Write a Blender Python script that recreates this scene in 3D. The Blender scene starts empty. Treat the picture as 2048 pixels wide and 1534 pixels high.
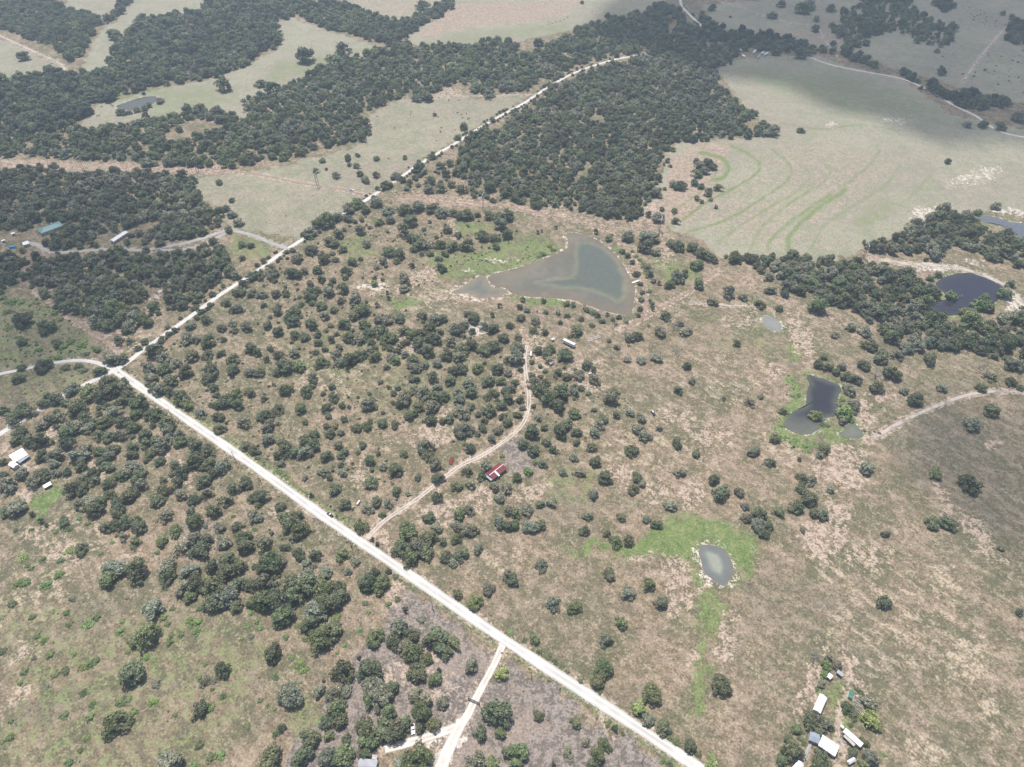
import bpy, bmesh, math, random
import numpy as np
from mathutils import Vector, Matrix

# ------------------------------------------------------------------ camera, world, sun, exposure
SC = bpy.context.scene
COL = SC.collection
H, F, PITCH = 400.0, 1365.0, math.radians(45.0)
cam_d = bpy.data.cameras.new("camera")
cam_d.sensor_width = 36.0
cam_d.lens = 36.0 * F / 2048.0
cam_d.clip_start, cam_d.clip_end = 1.0, 40000.0
cam = bpy.data.objects.new("camera", cam_d)
cam.location = (0, 0, H)
cam.rotation_euler = (math.pi / 2 - PITCH, 0, 0)
COL.objects.link(cam)
SC.camera = cam

SUN_EL, SUN_AZ = math.radians(70.0), math.radians(-24.0)      # azimuth from +Y towards +X
world = bpy.data.worlds.new("World")
SC.world = world
world.use_nodes = True
wn = world.node_tree
wn.nodes.clear()
sky = wn.nodes.new("ShaderNodeTexSky")
sky.sky_type = 'NISHITA'
sky.sun_disc = False
sky.sun_elevation = SUN_EL
sky.sun_rotation = SUN_AZ
sky.dust_density = 2.0
bg = wn.nodes.new("ShaderNodeBackground")
bg.inputs["Strength"].default_value = 0.095
wo = wn.nodes.new("ShaderNodeOutputWorld")
wn.links.new(sky.outputs[0], bg.inputs["Color"])
wn.links.new(bg.outputs[0], wo.inputs["Surface"])

sun_d = bpy.data.lights.new("sun", 'SUN')
sun_d.energy = 3.9
sun_d.angle = math.radians(2.0)
sun_d.color = (1.0, 0.95, 0.88)
sun = bpy.data.objects.new("sun", sun_d)
SUNV = Vector((math.sin(SUN_AZ) * math.cos(SUN_EL), math.cos(SUN_AZ) * math.cos(SUN_EL), math.sin(SUN_EL)))
sun.rotation_euler = SUNV.to_track_quat('Z', 'Y').to_euler()
sun.location = (0, 0, 900)
COL.objects.link(sun)

SC.view_settings.view_transform = 'Standard'
SC.view_settings.look = 'None'
SC.view_settings.gamma = 1.0
SC.view_settings.exposure = 0.42
SC.view_settings.use_curve_mapping = False
SC.render.engine = 'CYCLES'
SC.cycles.max_bounces = 6
SC.cycles.diffuse_bounces = 2
SC.cycles.glossy_bounces = 2
SC.cycles.transparent_max_bounces = 6
SC.cycles.volume_bounces = 1
SC.cycles.use_denoising = True

rnd = random.Random(7)
npr = np.random.RandomState(11)
SP, CP = math.sin(PITCH), math.cos(PITCH)


# ------------------------------------------------------------------ photo pixel <-> place
def G(x, y, z=0.0):
    """the point at height z that stands at photo pixel x, y"""
    u, v = (x - 1024.0) / F, (y - 767.0) / F
    t = (H - z) / (SP + CP * v)
    return Vector((u * t, (CP - SP * v) * t, z))


def to_px(X, Y, z=0.0):
    dep = Y * CP - (z - H) * SP
    return 1024.0 + F * X / dep, 767.0 + F * (-Y * SP - (z - H) * CP) / dep


def ppm(y):
    """photo pixels per metre across the picture at ground row y"""
    return F * (SP + CP * (y - 767.0) / F) / H


# ------------------------------------------------------------------ helpers
def put(name, mesh, parent=None, mats=(), loc=None, rotz=None, label=None, cat=None, group=None, kind=None):
    o = bpy.data.objects.new(name, mesh)
    COL.objects.link(o)
    if parent is not None:
        o.parent = parent
    if loc is not None:
        o.location = loc
    if rotz is not None:
        o.rotation_euler = (0, 0, rotz)
    if mesh is not None:
        for m in mats:
            if m.name not in [k.name for k in mesh.materials if k]:
                mesh.materials.append(m)
    if label:
        o["label"] = label
    if cat:
        o["category"] = cat
    if group:
        o["group"] = group
    if kind:
        o["kind"] = kind
    return o


def from_py(name, vs, fs, smooth=False):
    me = bpy.data.meshes.new(name)
    me.from_pydata([tuple(v) for v in vs], [], [tuple(f) for f in fs])
    if smooth:
        me.polygons.foreach_set("use_smooth", [True] * len(me.polygons))
    me.update()
    return me


def from_np(name, V, Q):
    """fast mesh from vertex array (n,3) and quad or triangle array"""
    me = bpy.data.meshes.new(name)
    k = Q.shape[1]
    me.vertices.add(len(V))
    me.vertices.foreach_set("co", np.asarray(V, dtype=np.float32).ravel())
    me.loops.add(len(Q) * k)
    me.loops.foreach_set("vertex_index", np.asarray(Q, dtype=np.int32).ravel())
    me.polygons.add(len(Q))
    me.polygons.foreach_set("loop_start", np.arange(0, len(Q) * k, k, dtype=np.int32))
    me.update(calc_edges=True)
    me.validate()
    return me


class MB:
    def __init__(self):
        self.v, self.f = [], []

    def box(self, x0, x1, y0, y1, z0, z1):
        n = len(self.v)
        self.v += [(x0, y0, z0), (x1, y0, z0), (x1, y1, z0), (x0, y1, z0), (x0, y0, z1), (x1, y0, z1), (x1, y1, z1), (x0, y1, z1)]
        self.f += [tuple(n + i for i in q) for q in ((3, 2, 1, 0), (4, 5, 6, 7), (0, 1, 5, 4), (1, 2, 6, 5), (2, 3, 7, 6), (3, 0, 4, 7))]
        return self

    def poly(self, pts):
        n = len(self.v)
        self.v += [tuple(p) for p in pts]
        self.f.append(tuple(range(n, n + len(pts))))
        return self

    def tube(self, pts, rad, seg=6):
        pts = [Vector(p) for p in pts]
        n = len(self.v)
        for i, p in enumerate(pts):
            d = (pts[min(i + 1, len(pts) - 1)] - pts[max(i - 1, 0)]).normalized()
            a = d.cross(Vector((0.31, 0.95, 0.11))).normalized()
            b = d.cross(a)
            for k in range(seg):
                t = 2 * math.pi * k / seg
                self.v.append(tuple(p + (a * math.cos(t) + b * math.sin(t)) * rad[i]))
        for i in range(len(pts) - 1):
            for k in range(seg):
                a0, a1 = n + i * seg + k, n + i * seg + (k + 1) % seg
                self.f.append((a0, a1, a1 + seg, a0 + seg))
        self.f.append(tuple(n + k for k in range(seg))[::-1])
        self.f.append(tuple(n + (len(pts) - 1) * seg + k for k in range(seg)))
        return self

    def slab(self, quad, th):
        """a quad (4 points, counter-clockwise from outside) given a thickness inwards"""
        q = [Vector(p) for p in quad]
        nrm = (q[1] - q[0]).cross(q[2] - q[0]).normalized()
        lo = [p - nrm * th for p in q]
        n = len(self.v)
        self.v += [tuple(p) for p in q + lo]
        self.f += [tuple(n + i for i in s) for s in ((0, 1, 2, 3), (7, 6, 5, 4), (0, 4, 5, 1), (1, 5, 6, 2), (2, 6, 7, 3), (3, 7, 4, 0))]
        return self

    def build(self, name, mat, parent=None, smooth=False, **k):
        return put(name, from_py(name, self.v, self.f, smooth), parent, (mat,), **k)


# ------------------------------------------------------------------ materials
class NT:
    def __init__(self, name):
        self.m = bpy.data.materials.new(name)
        self.m.use_nodes = True
        self.t = self.m.node_tree
        self.t.nodes.clear()
        self.out = self.t.nodes.new("ShaderNodeOutputMaterial")

    def n(self, typ, **props):
        nd = self.t.nodes.new("ShaderNode" + typ)
        for k, v in props.items():
            setattr(nd, k, v)
        return nd

    def l(self, a, b):
        self.t.links.new(a, b)

    def setin(self, nd, key, v):
        if hasattr(v, "is_output"):
            self.l(v, nd.inputs[key])
        elif isinstance(v, (tuple, list)) and len(v) == 3 and nd.inputs[key].type == 'RGBA':
            nd.inputs[key].default_value = (*v, 1)
        else:
            nd.inputs[key].default_value = v

    def noise(self, scale, detail=3.0, rough=0.55, vec=None, w=0.0, dist=0.0):
        nd = self.n("TexNoise", noise_dimensions='3D')
        nd.inputs["Scale"].default_value = scale
        nd.inputs["Detail"].default_value = detail
        nd.inputs["Roughness"].default_value = rough
        nd.inputs["Distortion"].default_value = dist
        self.l(vec if vec is not None else self.pos(w), nd.inputs["Vector"])
        return nd.outputs["Fac"]

    def pos(self, w=0.0):
        if not hasattr(self, "_geo"):
            self._geo = self.n("NewGeometry").outputs["Position"]
        if not w:
            return self._geo
        a = self.n("VectorMath", operation='ADD')
        self.l(self._geo, a.inputs[0])
        a.inputs[1].default_value = (w * 131.7, w * 57.3, w * 11.1)
        return a.outputs[0]

    def math(self, op, a, b=0.0, clamp=False):
        nd = self.n("Math", operation=op, use_clamp=clamp)
        self.setin(nd, 0, a)
        self.setin(nd, 1, b)
        return nd.outputs[0]

    def step(self, v, lo, hi, to0=0.0, to1=1.0):
        nd = self.n("MapRange", interpolation_type='SMOOTHSTEP')
        self.setin(nd, "Value", v)
        nd.inputs["From Min"].default_value = lo
        nd.inputs["From Max"].default_value = hi
        nd.inputs["To Min"].default_value = to0
        nd.inputs["To Max"].default_value = to1
        return nd.outputs[0]

    def mix(self, f, a, b, mode='MIX'):
        nd = self.n("MixRGB", blend_type=mode)
        self.setin(nd, 0, f)
        self.setin(nd, 1, a)
        self.setin(nd, 2, b)
        return nd.outputs[0]

    def surf(self, col, rough=0.9, spec=0.2, metal=0.0, bump=None, bstr=0.3, bdist=0.3):
        p = self.n("BsdfPrincipled")
        self.setin(p, "Base Color", col)
        self.setin(p, "Roughness", rough)
        self.setin(p, "Metallic", metal)
        self.setin(p, "Specular IOR Level", spec)
        if bump is not None:
            b = self.n("Bump")
            b.inputs["Strength"].default_value = bstr
            b.inputs["Distance"].default_value = bdist
            self.l(bump, b.inputs["Height"])
            self.l(b.outputs[0], p.inputs["Normal"])
        return p.outputs[0]

    def done(self, sh):
        self.l(sh, self.out.inputs["Surface"])
        return self.m


def plain(name, col, rough=0.7, var=0.15, scale=0.8, spec=0.3, metal=0.0):
    t = NT(name)
    a = t.noise(scale, 4.0)
    c = t.mix(t.step(a, 0.3, 0.7), tuple(k * (1 - var) for k in col), tuple(min(1, k * (1 + var)) for k in col))
    return t.done(t.surf(c, rough, spec, metal))


def metal_roof(name, col, var=0.12):
    """ribbed sheet metal: ribs run down the slope (object x is along the ridge)"""
    t = NT(name)
    tc = t.n("TexCoord")
    w = t.n("TexWave", wave_type='BANDS', bands_direction='X')
    w.inputs["Scale"].default_value = 1.1
    t.l(tc.outputs["Object"], w.inputs["Vector"])
    dirt = t.noise(0.35, 4.0)
    c = t.mix(t.step(dirt, 0.35, 0.75), col, tuple(k * (1 - 2 * var) for k in col))
    c = t.mix(t.math('MULTIPLY', w.outputs["Fac"], 0.10), c, tuple(k * 0.5 for k in col))
    return t.done(t.surf(c, 0.5, 0.4, 0.0, bump=w.outputs["Fac"], bstr=0.3, bdist=0.05))


M = {}
M['white_roof'] = metal_roof('white_roof', (0.80, 0.80, 0.80), 0.05)
M['grey_roof'] = metal_roof('grey_roof', (0.36, 0.37, 0.40))
M['steel_roof'] = metal_roof('steel_roof', (0.30, 0.34, 0.40))
M['red_roof'] = metal_roof('red_roof', (0.19, 0.030, 0.034))
M['teal_roof'] = metal_roof('teal_roof', (0.15, 0.31, 0.31))
M['white_paint'] = plain('white_paint', (0.76, 0.75, 0.72), 0.6, 0.06)
M['cream_wall'] = plain('cream_wall', (0.55, 0.52, 0.46), 0.8, 0.08)
M['dark_wall'] = plain('dark_wall', (0.12, 0.11, 0.11), 0.8)
M['wood'] = plain('wood', (0.20, 0.15, 0.11), 0.9, 0.25)
M['pole_wood'] = plain('pole_wood', (0.17, 0.14, 0.12), 0.9, 0.25)
M['pale_wood'] = plain('pale_wood', (0.46, 0.43, 0.39), 0.9, 0.15)
M['galv'] = plain('galvanised_steel', (0.55, 0.57, 0.60), 0.45, 0.1, metal=0.3)
M['glass'] = plain('window_glass', (0.02, 0.025, 0.03), 0.12, 0.05, spec=0.6)
M['rubber'] = plain('tyre_rubber', (0.02, 0.02, 0.02), 0.9)
M['black_paint'] = plain('black_car_paint', (0.012, 0.013, 0.016), 0.25, 0.1, spec=0.6)
M['navy_paint'] = plain('navy_car_paint', (0.015, 0.02, 0.045), 0.25, 0.1, spec=0.6)
M['car_white'] = plain('white_car_paint', (0.78, 0.78, 0.78), 0.3, 0.03, spec=0.5)
M['lamp_lens'] = plain('headlamp_lens', (0.7, 0.7, 0.66), 0.2, 0.03, spec=0.6)
M['tail_lens'] = plain('tail_lamp_lens', (0.35, 0.01, 0.01), 0.2, 0.03, spec=0.6)
M['tarp_blue'] = plain('blue_tarp', (0.03, 0.32, 0.62), 0.5, 0.15)
M['rust'] = plain('rusty_red_paint', (0.20, 0.04, 0.035), 0.8, 0.2)
M['green_frame'] = plain('green_mesh_cloth', (0.06, 0.20, 0.15), 0.8, 0.2)
M['bark'] = plain('bark', (0.11, 0.095, 0.08), 0.95, 0.25, 3.0)
M['dead_wood'] = plain('dead_wood', (0.30, 0.285, 0.29), 0.95, 0.15, 3.0)
M['hide'] = plain('cattle_hide', (0.016, 0.013, 0.012), 0.7, 0.2)
M['concrete'] = plain('concrete', (0.42, 0.41, 0.40), 0.9, 0.1)


def leaf_material():
    t = NT('oak_leaves')
    at = t.n("Attribute", attribute_type='INSTANCER', attribute_name='leafcol')
    tone = t.noise(0.33, 2.0)
    geo = t.n("NewGeometry")
    spk = t.n("TexWhiteNoise", noise_dimensions='1D')
    t.l(geo.outputs["Random Per Island"], spk.inputs["W"])
    c = t.mix(t.step(tone, 0.40, 0.62, 0.0, 0.7), at.outputs["Color"], t.mix(1.0, at.outputs["Color"], (0.60, 0.64, 0.62), 'MULTIPLY'))
    c = t.mix(t.step(spk.outputs["Value"], 0.40, 1.0, 0.0, 1.0), c, t.mix(1.0, c, (1.95, 1.85, 1.95), 'MULTIPLY'))
    p = t.surf(c, 0.62, 0.35)
    tr = t.n("BsdfTranslucent")
    t.l(t.mix(1.0, c, (0.9, 1.1, 0.5), 'MULTIPLY'), tr.inputs["Color"])
    ms = t.n("MixShader")
    ms.inputs[0].default_value = 0.18
    t.l(p, ms.inputs[1])
    t.l(tr.outputs[0], ms.inputs[2])
    return t.done(ms.outputs[0])


M['leaf'] = leaf_material()

TONES = {
    'd': (0.124, 0.140, 0.074),     # dark green
    'm': (0.140, 0.168, 0.074),     # mid green
    'g': (0.200, 0.204, 0.140),     # grey green
    'o': (0.165, 0.166, 0.080),     # olive
    'y': (0.240, 0.265, 0.095),     # yellow green
    'b': (0.178, 0.246, 0.085),     # bright green
    'c': (0.074, 0.096, 0.058),     # blackish green
}
TONE_WORD = {'d': 'dark-green', 'm': 'mid-green', 'g': 'pale grey-green', 'o': 'olive', 'y': 'yellow-green', 'b': 'bright-green', 'c': 'blackish-green'}

# ------------------------------------------------------------------ what stands where (photo pixels)
def tile(x0, y0, pts):
    """points read off an enlarged 512 x 384 piece of the photograph"""
    return [(x0 + p[0] / 3.994, y0 + p[1] / 3.994) + tuple(p[2:]) for p in pts]


def zoomed(x0, y0, s, pts):
    return [(x0 + a / s, y0 + b / s) for a, b in pts]


ROADS = [   # name, centre line, width in metres, material key, label
    ("gravel_road", [(232, 742), (270, 767), (390, 850), (512, 935), (662, 1043), (845, 1168), (1018, 1286), (1200, 1405), (1384, 1527), (1640, 1700)], 6.7, 'caliche'),
    ("gravel_road", [(-90, 925), (0, 868), (48, 838), (112, 800), (165, 772), (240, 734), (300, 690), (350, 655), (400, 619), (440, 590), (515, 541), (575, 498), (650, 452),
      (700, 420), (740, 395), (800, 355), (850, 322), (905, 290), (950, 262), (1000, 232), (1050, 205), (1100, 172), (1140, 150), (1180, 134), (1230, 119), (1290, 108), (1350, 94),
      (1392, 74), (1405, 56), (1390, 40), (1375, 25), (1363, 11), (1361, -8), (1366, -40)], 4.8, 'caliche'),
    ("gravel_road", [(-90, 770), (0, 748), (40, 740), (100, 727), (150, 721), (188, 724), (215, 734), (240, 741)], 3.8, 'caliche'),
    ("driveway", [(733, 1077), (770, 1041), (830, 1001), (870, 970), (920, 932), (960, 913), (1005, 885), (1040, 855), (1055, 825), (1058, 790), (1052, 750), (1050, 715), (1054, 690)], 3.6, 'twotrack'),
    ("driveway", [(1006, 1288), (990, 1325), (966, 1370), (947, 1406), (934, 1432), (915, 1452), (880, 1466), (842, 1478), (806, 1488), (770, 1498)], 5.2, 'caliche_soft'),
    ("driveway", [(924, 1442), (908, 1475), (893, 1506), (882, 1534), (866, 1580)], 8.0, 'caliche_soft'),
    ("concrete_driveway", [(584, 500), (545, 487), (500, 469), (455, 462), (400, 478), (350, 490), (285, 500), (240, 499), (190, 500), (120, 505), (92, 500), (74, 490), (56, 485)], 4.6, 'lane'),
    ("concrete_driveway", [(452, 466), (425, 480), (400, 492), (360, 499), (320, 501)], 4.2, 'lane'),
    ("dirt_track", [(1735, 884), (1765, 866), (1790, 851), (1840, 826), (1900, 801), (1950, 787), (2000, 783), (2110, 786)], 4.4, 'pale_dirt'),
    ("dirt_track", [(1600, 107), (1620, 114), (1650, 126), (1700, 138), (1750, 147), (1805, 158), (1860, 182), (1910, 212), (1950, 231), (1985, 255), (2020, 269), (2110, 284)], 5.0, 'caliche_soft'),
    ("dirt_track", [(-60, 318), (0, 326), (50, 330), (120, 338), (200, 343), (300, 338), (350, 334), (420, 337), (520, 350), (600, 366), (680, 378), (735, 392)], 5.0, 'dirt'),
    ("dirt_track", [(778, 392), (860, 396), (940, 404), (1010, 412), (1090, 430), (1150, 442), (1195, 455), (1230, 475), (1255, 500), (1275, 535), (1289, 570), (1291, 600), (1286, 632), (1262, 648), (1235, 660)], 4.4, 'dirt'),
    ("dirt_track", [(1240, 662), (1290, 635), (1335, 608), (1375, 585), (1410, 560), (1440, 540)], 3.8, 'dirt'),
    ("dirt_track", [(1370, 604), (1410, 607), (1460, 611), (1510, 613), (1550, 622)], 2.6, 'pale_dirt'),
    ("dirt_track", [(-60, 50), (0, 72), (50, 95), (105, 120), (128, 134), (124, 146)], 5.0, 'pale_dirt'),
    ("dirt_track", [(68, 580), (100, 605), (130, 628), (170, 655), (210, 681), (240, 706)], 3.2, 'dirt'),
    ("dirt_track", [(95, 578), (115, 600), (135, 612)], 2.6, 'dirt'),
    ("dirt_track", [(172, 632), (178, 648), (200, 666), (212, 674)], 2.8, 'dirt'),
    ("dirt_track", [(1925, 165), (1950, 128), (1980, 90), (2010, 56)], 4.5, 'pale_dirt'),
    ("dirt_track", [(1536, 32), (1575, 44), (1630, 52), (1648, 78), (1660, 92), (1678, 120)], 3.0, 'pale_dirt'),
    ("dirt_track", [(1740, 517), (1800, 526), (1850, 530), (1910, 535), (1960, 549), (2000, 566), (2030, 590), (2060, 615)], 7.5, 'pale_dirt'),
    ("dirt_track", [(865, 195), (900, 192), (960, 192), (1030, 190), (1075, 188)], 2.6, 'pale_dirt'),
    ("dirt_track", [(1430, 0), (1470, 10), (1510, 25), (1560, 42)], 3.0, 'pale_dirt'),
    ("dirt_track", [(20, 905), (40, 925), (62, 938), (72, 924)], 3.0, 'pale_dirt'),
    ("dirt_track", [(0, 905), (10, 895), (22, 888)], 5.0, 'pale_dirt'),
    ("dirt_track", [(1052, 690), (1048, 670), (1046, 655)], 3.0, 'dirt'),
    ("footpath", zoomed(1560, 1310, 6.827, [(940, 460), (900, 560), (850, 690), (800, 820), (785, 920), (800, 1040), (830, 1180), (860, 1290), (850, 1390), (790, 1480), (740, 1540)]), 1.3, 'pale_dirt'),
    ("footpath", zoomed(1560, 1310, 6.827, [(770, 1165), (850, 1170), (920, 1190), (985, 1200)]), 1.2, 'lane'),
    ("footpath", zoomed(1560, 1310, 6.827, [(425, 1200), (380, 1290), (350, 1370), (315, 1450)]), 1.6, 'lane'),
    ("dirt_track", [(238, 620), (245, 640), (250, 655)], 2.4, 'pale_dirt'),
    ("dirt_track", [(170, 532), (195, 536), (220, 540), (228, 552)], 2.4, 'pale_dirt'),
    ("dirt_track", [(300, 505), (302, 530), (285, 545), (250, 550), (244, 562), (262, 570)], 2.8, 'pale_dirt'),
    ("dirt_track", [(372, 545), (350, 555), (358, 580), (375, 590)], 3.0, 'dirt'),
]
ROAD_WORDS = ["wide white gravel road running past the red-roofed house", "white gravel road running beside the dense oak wood", "narrow white side road curving to the road junction"]

MAIN_POND = zoomed(900, 440, 5.12, [(1190, 142), (1260, 130), (1350, 140), (1450, 175), (1560, 240), (1660, 320), (1750, 430), (1810, 520), (1850, 610), (1890, 680), (1895, 760), (1880, 860), (1850, 970), (1760, 970), (1600, 940),
    (1480, 900), (1380, 860), (1250, 820), (1000, 800), (800, 785), (690, 765), (610, 735), (580, 700), (500, 685), (430, 655), (390, 590), (450, 550), (600, 515), (760, 470), (840, 440), (950, 400), (1080, 350), (1160, 310), (1210, 270), (1205, 210)])
MAIN_DEEP = zoomed(900, 440, 5.12, [(1310, 240), (1440, 245), (1560, 290), (1650, 370), (1740, 470), (1790, 600), (1800, 760), (1760, 820), (1700, 830), (1600, 770), (1450, 710), (1330, 680), (1150, 690), (1050, 665), (880, 635), (1060, 615), (1180, 608), (1270, 590), (1280, 480), (1300, 380)])
LEFT_POOL = zoomed(900, 440, 5.12, [(10, 740), (100, 700), (190, 640), (260, 590), (330, 570), (375, 585), (400, 645), (435, 685), (535, 697), (570, 718), (550, 755), (490, 790), (380, 800), (280, 800), (220, 760), (100, 755)])
OVAL_POND = zoomed(1340, 1030, 8.07, [(455, 600), (480, 520), (550, 475), (650, 485), (760, 520), (870, 560), (930, 630), (970, 700), (1000, 790), (1015, 880), (1000, 980), (960, 1050), (900, 1120), (840, 1145), (780, 1110), (700, 1050), (600, 970), (540, 900), (510, 800), (480, 700)])
SMALL_POND = zoomed(1500, 600, 5.114, [(125, 205), (150, 170), (190, 160), (240, 180), (290, 215), (320, 260), (315, 310), (300, 335), (250, 315), (200, 290), (150, 260)])
DARK_POND = zoomed(1500, 600, 5.114, [(580, 770), (640, 770), (720, 800), (820, 830), (900, 870), (930, 920), (910, 980), (890, 1060), (900, 1120), (870, 1190), (790, 1210), (740, 1290), (680, 1340), (600, 1370), (480, 1360), (400, 1330), (340, 1290), (370, 1220), (430, 1150), (520, 1110), (570, 1080), (575, 980), (590, 900), (610, 850)])
DARK_POOL = zoomed(1500, 600, 5.114, [(910, 1370), (960, 1330), (1010, 1270), (1080, 1270), (1130, 1330), (1165, 1385), (1120, 1410), (1040, 1420), (960, 1400)])
EAST_POND = tile(1536, 384, [(1340, 730), (1390, 690), (1470, 660), (1560, 645), (1660, 650), (1760, 680), (1850, 720), (1900, 760), (1880, 820), (1840, 860), (1790, 900), (1700, 935), (1600, 965), (1500, 985), (1400, 985), (1300, 935), (1260, 890), (1350, 872), (1420, 855), (1400, 800), (1360, 770)])
FAR_POND = tile(1536, 384, [(1680, 200), (1750, 188), (1850, 210), (1950, 240), (2050, 250), (2300, 262), (2300, 470), (2060, 400), (2000, 370), (1900, 300), (1800, 252), (1700, 240)])
WEST_POND = tile(0, 0, [(930, 850), (1000, 818), (1100, 785), (1200, 768), (1255, 775), (1245, 815), (1180, 850), (1100, 878), (1000, 878)])
PONDS = [(MAIN_POND, 'big'), (LEFT_POOL, 'pool'), (OVAL_POND, 'oval'), (SMALL_POND, 'small'), (DARK_POND, 'dark'), (DARK_POOL, 'weedy'), (EAST_POND, 'east'), (FAR_POND, 'far'), (WEST_POND, 'west')]

WOODS = [   # outline, spacing in metres, crown metres, tones, what it is
    ([(1275, 440), (1240, 440), (1150, 425), (1060, 410), (985, 385), (940, 350), (900, 335), (905, 302), (960, 270), (1010, 241), (1060, 213), (1110, 180), (1180, 144), (1290, 116), (1350, 104), (1420, 90), (1465, 85), (1500, 98), (1470, 118), (1425, 140), (1430, 175), (1470, 190), (1505, 235), (1500, 272), (1420, 280), (1340, 290), (1325, 340), (1290, 400)],
     8.2, 11.0, 'dddgm', 'dense oak wood filling the triangle beyond the big pond'),
    ([(0, 160), (75, 158), (140, 145), (165, 152), (215, 140), (220, 105), (238, 75), (262, 60), (285, 45), (320, 36), (400, 20), (420, 0), (545, -14), (580, 33), (552, 50), (562, 75), (555, 100), (500, 130), (440, 155), (370, 168), (300, 182), (240, 195), (190, 210), (160, 240), (140, 264), (60, 270), (-40, 275), (-80, 160)],
     11.5, 16.0, 'ddcmd', 'tall dark wood beyond the cattle pond field'),
    ([(-60, 270), (60, 268), (140, 266), (215, 252), (280, 242), (340, 232), (410, 217), (440, 227), (480, 240), (500, 230), (490, 205), (540, 190), (600, 165), (640, 145), (700, 122), (770, 97), (880, 94), (1000, 84), (1040, 92), (1035, 120), (1080, 108), (1150, 62), (1230, 37), (1290, 27), (1330, 5), (1352, 20), (1375, 40), (1390, 60), (1345, 82), (1270, 104), (1190, 122), (1140, 140), (1100, 160), (1060, 182), (1010, 184), (960, 194), (935, 165), (905, 170), (870, 185), (855, 200), (830, 182), (800, 195), (760, 215), (725, 235), (730, 280), (700, 295), (620, 310), (540, 325), (400, 334), (320, 326), (200, 320), (100, 315), (0, 310), (-60, 308)],
     10.0, 13.0, 'dmmgd', 'long belt of mixed oaks between the pastures'),
    ([(545, -10), (600, 3), (660, 3), (740, 28), (790, 46), (850, 28), (880, 3), (912, 0), (905, 15), (870, 40), (840, 55), (810, 70), (790, 93), (760, 90), (700, 70), (640, 50), (580, 30)], 10.0, 14.0, 'ddm', 'dark belt of trees meeting in a V between far fields'),
    ([(-60, 0), (0, -6), (100, -6), (130, 13), (200, 38), (192, 60), (185, 85), (152, 125), (136, 118), (100, 95), (50, 75), (0, 64), (-60, 50)], 10.0, 13.0, 'dmdm', 'wood bounded by the pale farm track'),
    ([(203, 50), (225, 47), (272, 0), (248, 0), (222, 28)], 9.0, 13.0, 'd', 'hedgerow of dark trees between two far fields'),
    ([(-60, 345), (0, 340), (60, 334), (110, 338), (200, 352), (310, 346), (360, 352), (380, 362), (375, 385), (400, 400), (430, 420), (440, 452), (420, 462), (375, 475), (330, 470), (300, 440), (255, 458), (200, 462), (150, 445), (100, 440), (60, 450), (0, 468), (-60, 470)], 8.8, 11.5, 'dddg', 'dense oak wood behind the teal-roofed house'),
    ([(-60, 508), (20, 508), (60, 506), (110, 520), (190, 512), (230, 520), (300, 512), (360, 500), (430, 482), (452, 520), (450, 560), (400, 600), (350, 622), (310, 650), (262, 672), (206, 662), (182, 645), (160, 622), (120, 600), (92, 578), (60, 572), (0, 578), (-60, 590)], 8.8, 11.5, 'dddgm', 'oak wood between the concrete driveway and the gravel road'),
    ([(104, 474), (128, 460), (150, 456), (172, 462), (180, 482), (150, 495), (100, 490)], 8.0, 11.0, 'd', 'clump of oaks in front of the teal-roofed house'),
    ([(1442, 520), (1470, 511), (1530, 521), (1600, 517), (1680, 523), (1760, 528), (1800, 540), (1845, 560), (1852, 590), (1848, 612), (1880, 640), (1940, 640), (2000, 630), (2060, 620), (2120, 640), (2120, 770), (2048, 745), (1980, 725), (1900, 700), (1840, 690), (1760, 665), (1720, 640), (1690, 625), (1640, 600), (1570, 570), (1500, 540)], 9.0, 12.5, 'ddgmd', 'dark oak wood along the creek beside the round dark pond'),
    ([(1725, 492), (1760, 480), (1830, 450), (1880, 435), (1930, 425), (1965, 424), (1955, 445), (2000, 470), (2035, 480), (2060, 505), (2060, 550), (1990, 530), (1960, 512), (1940, 500), (1850, 517), (1800, 512), (1740, 505)], 8.5, 12.0, 'dmdg', 'oak wood between the two eastern ponds'),
    ([(1685, 112), (1710, 108), (1735, 126), (1800, 148), (1850, 165), (1890, 188), (1960, 188), (2020, 207), (2010, 218), (1960, 222), (1905, 212), (1872, 190), (1822, 158), (1770, 141), (1705, 126)], 9.5, 14.0, 'dc', 'thick dark hedgerow bordering the pale green hayfield'),
    ([(1470, 78), (1530, 72), (1570, 80), (1610, 88), (1662, 106), (1640, 112), (1590, 106), (1560, 108), (1500, 96)], 9.5, 14.0, 'dc', 'dark trees sheltering the far white farm buildings'),
    ([(1400, 18), (1440, 60), (1480, 66), (1510, 74), (1480, 84), (1420, 84), (1405, 60)], 10.0, 13.0, 'dc', 'dark trees at the far bend of the gravel road'),
    ([(1655, 60), (1700, 12), (1790, 12), (1860, 35), (1905, 52), (1908, 80), (1895, 100), (1870, 96), (1830, 90), (1800, 60), (1740, 75), (1705, 100), (1680, 92), (1672, 64)], 13.0, 13.0, 'mdm', 'loose scrub wood beyond the hayfield'),
    ([(2008, 62), (2032, 46), (2070, 45), (2070, 100), (2018, 82)], 9.5, 14.0, 'dc', 'small dark wood at the head of the straight farm track'),
    ([(1720, -4), (1815, -4), (1812, 12), (1724, 10)], 10.0, 13.0, 'dm', 'far strip of scrub trees'),
    ([(1856, -4), (1898, -4), (1898, 22), (1886, 26)], 9.5, 14.0, 'dc', 'small far dark grove'),
    ([(1290, 101), (1340, 83), (1388, 62), (1412, 70), (1400, 95), (1350, 107), (1295, 117)], 9.0, 13.0, 'dcd', 'dark trees closing over the far bend of the road'),
    ([(1490, 266), (1520, 251), (1550, 248), (1562, 262), (1540, 275), (1500, 278)], 8.5, 11.5, 'd', 'tip of oaks jutting into the pale green hayfield'),
]
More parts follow.
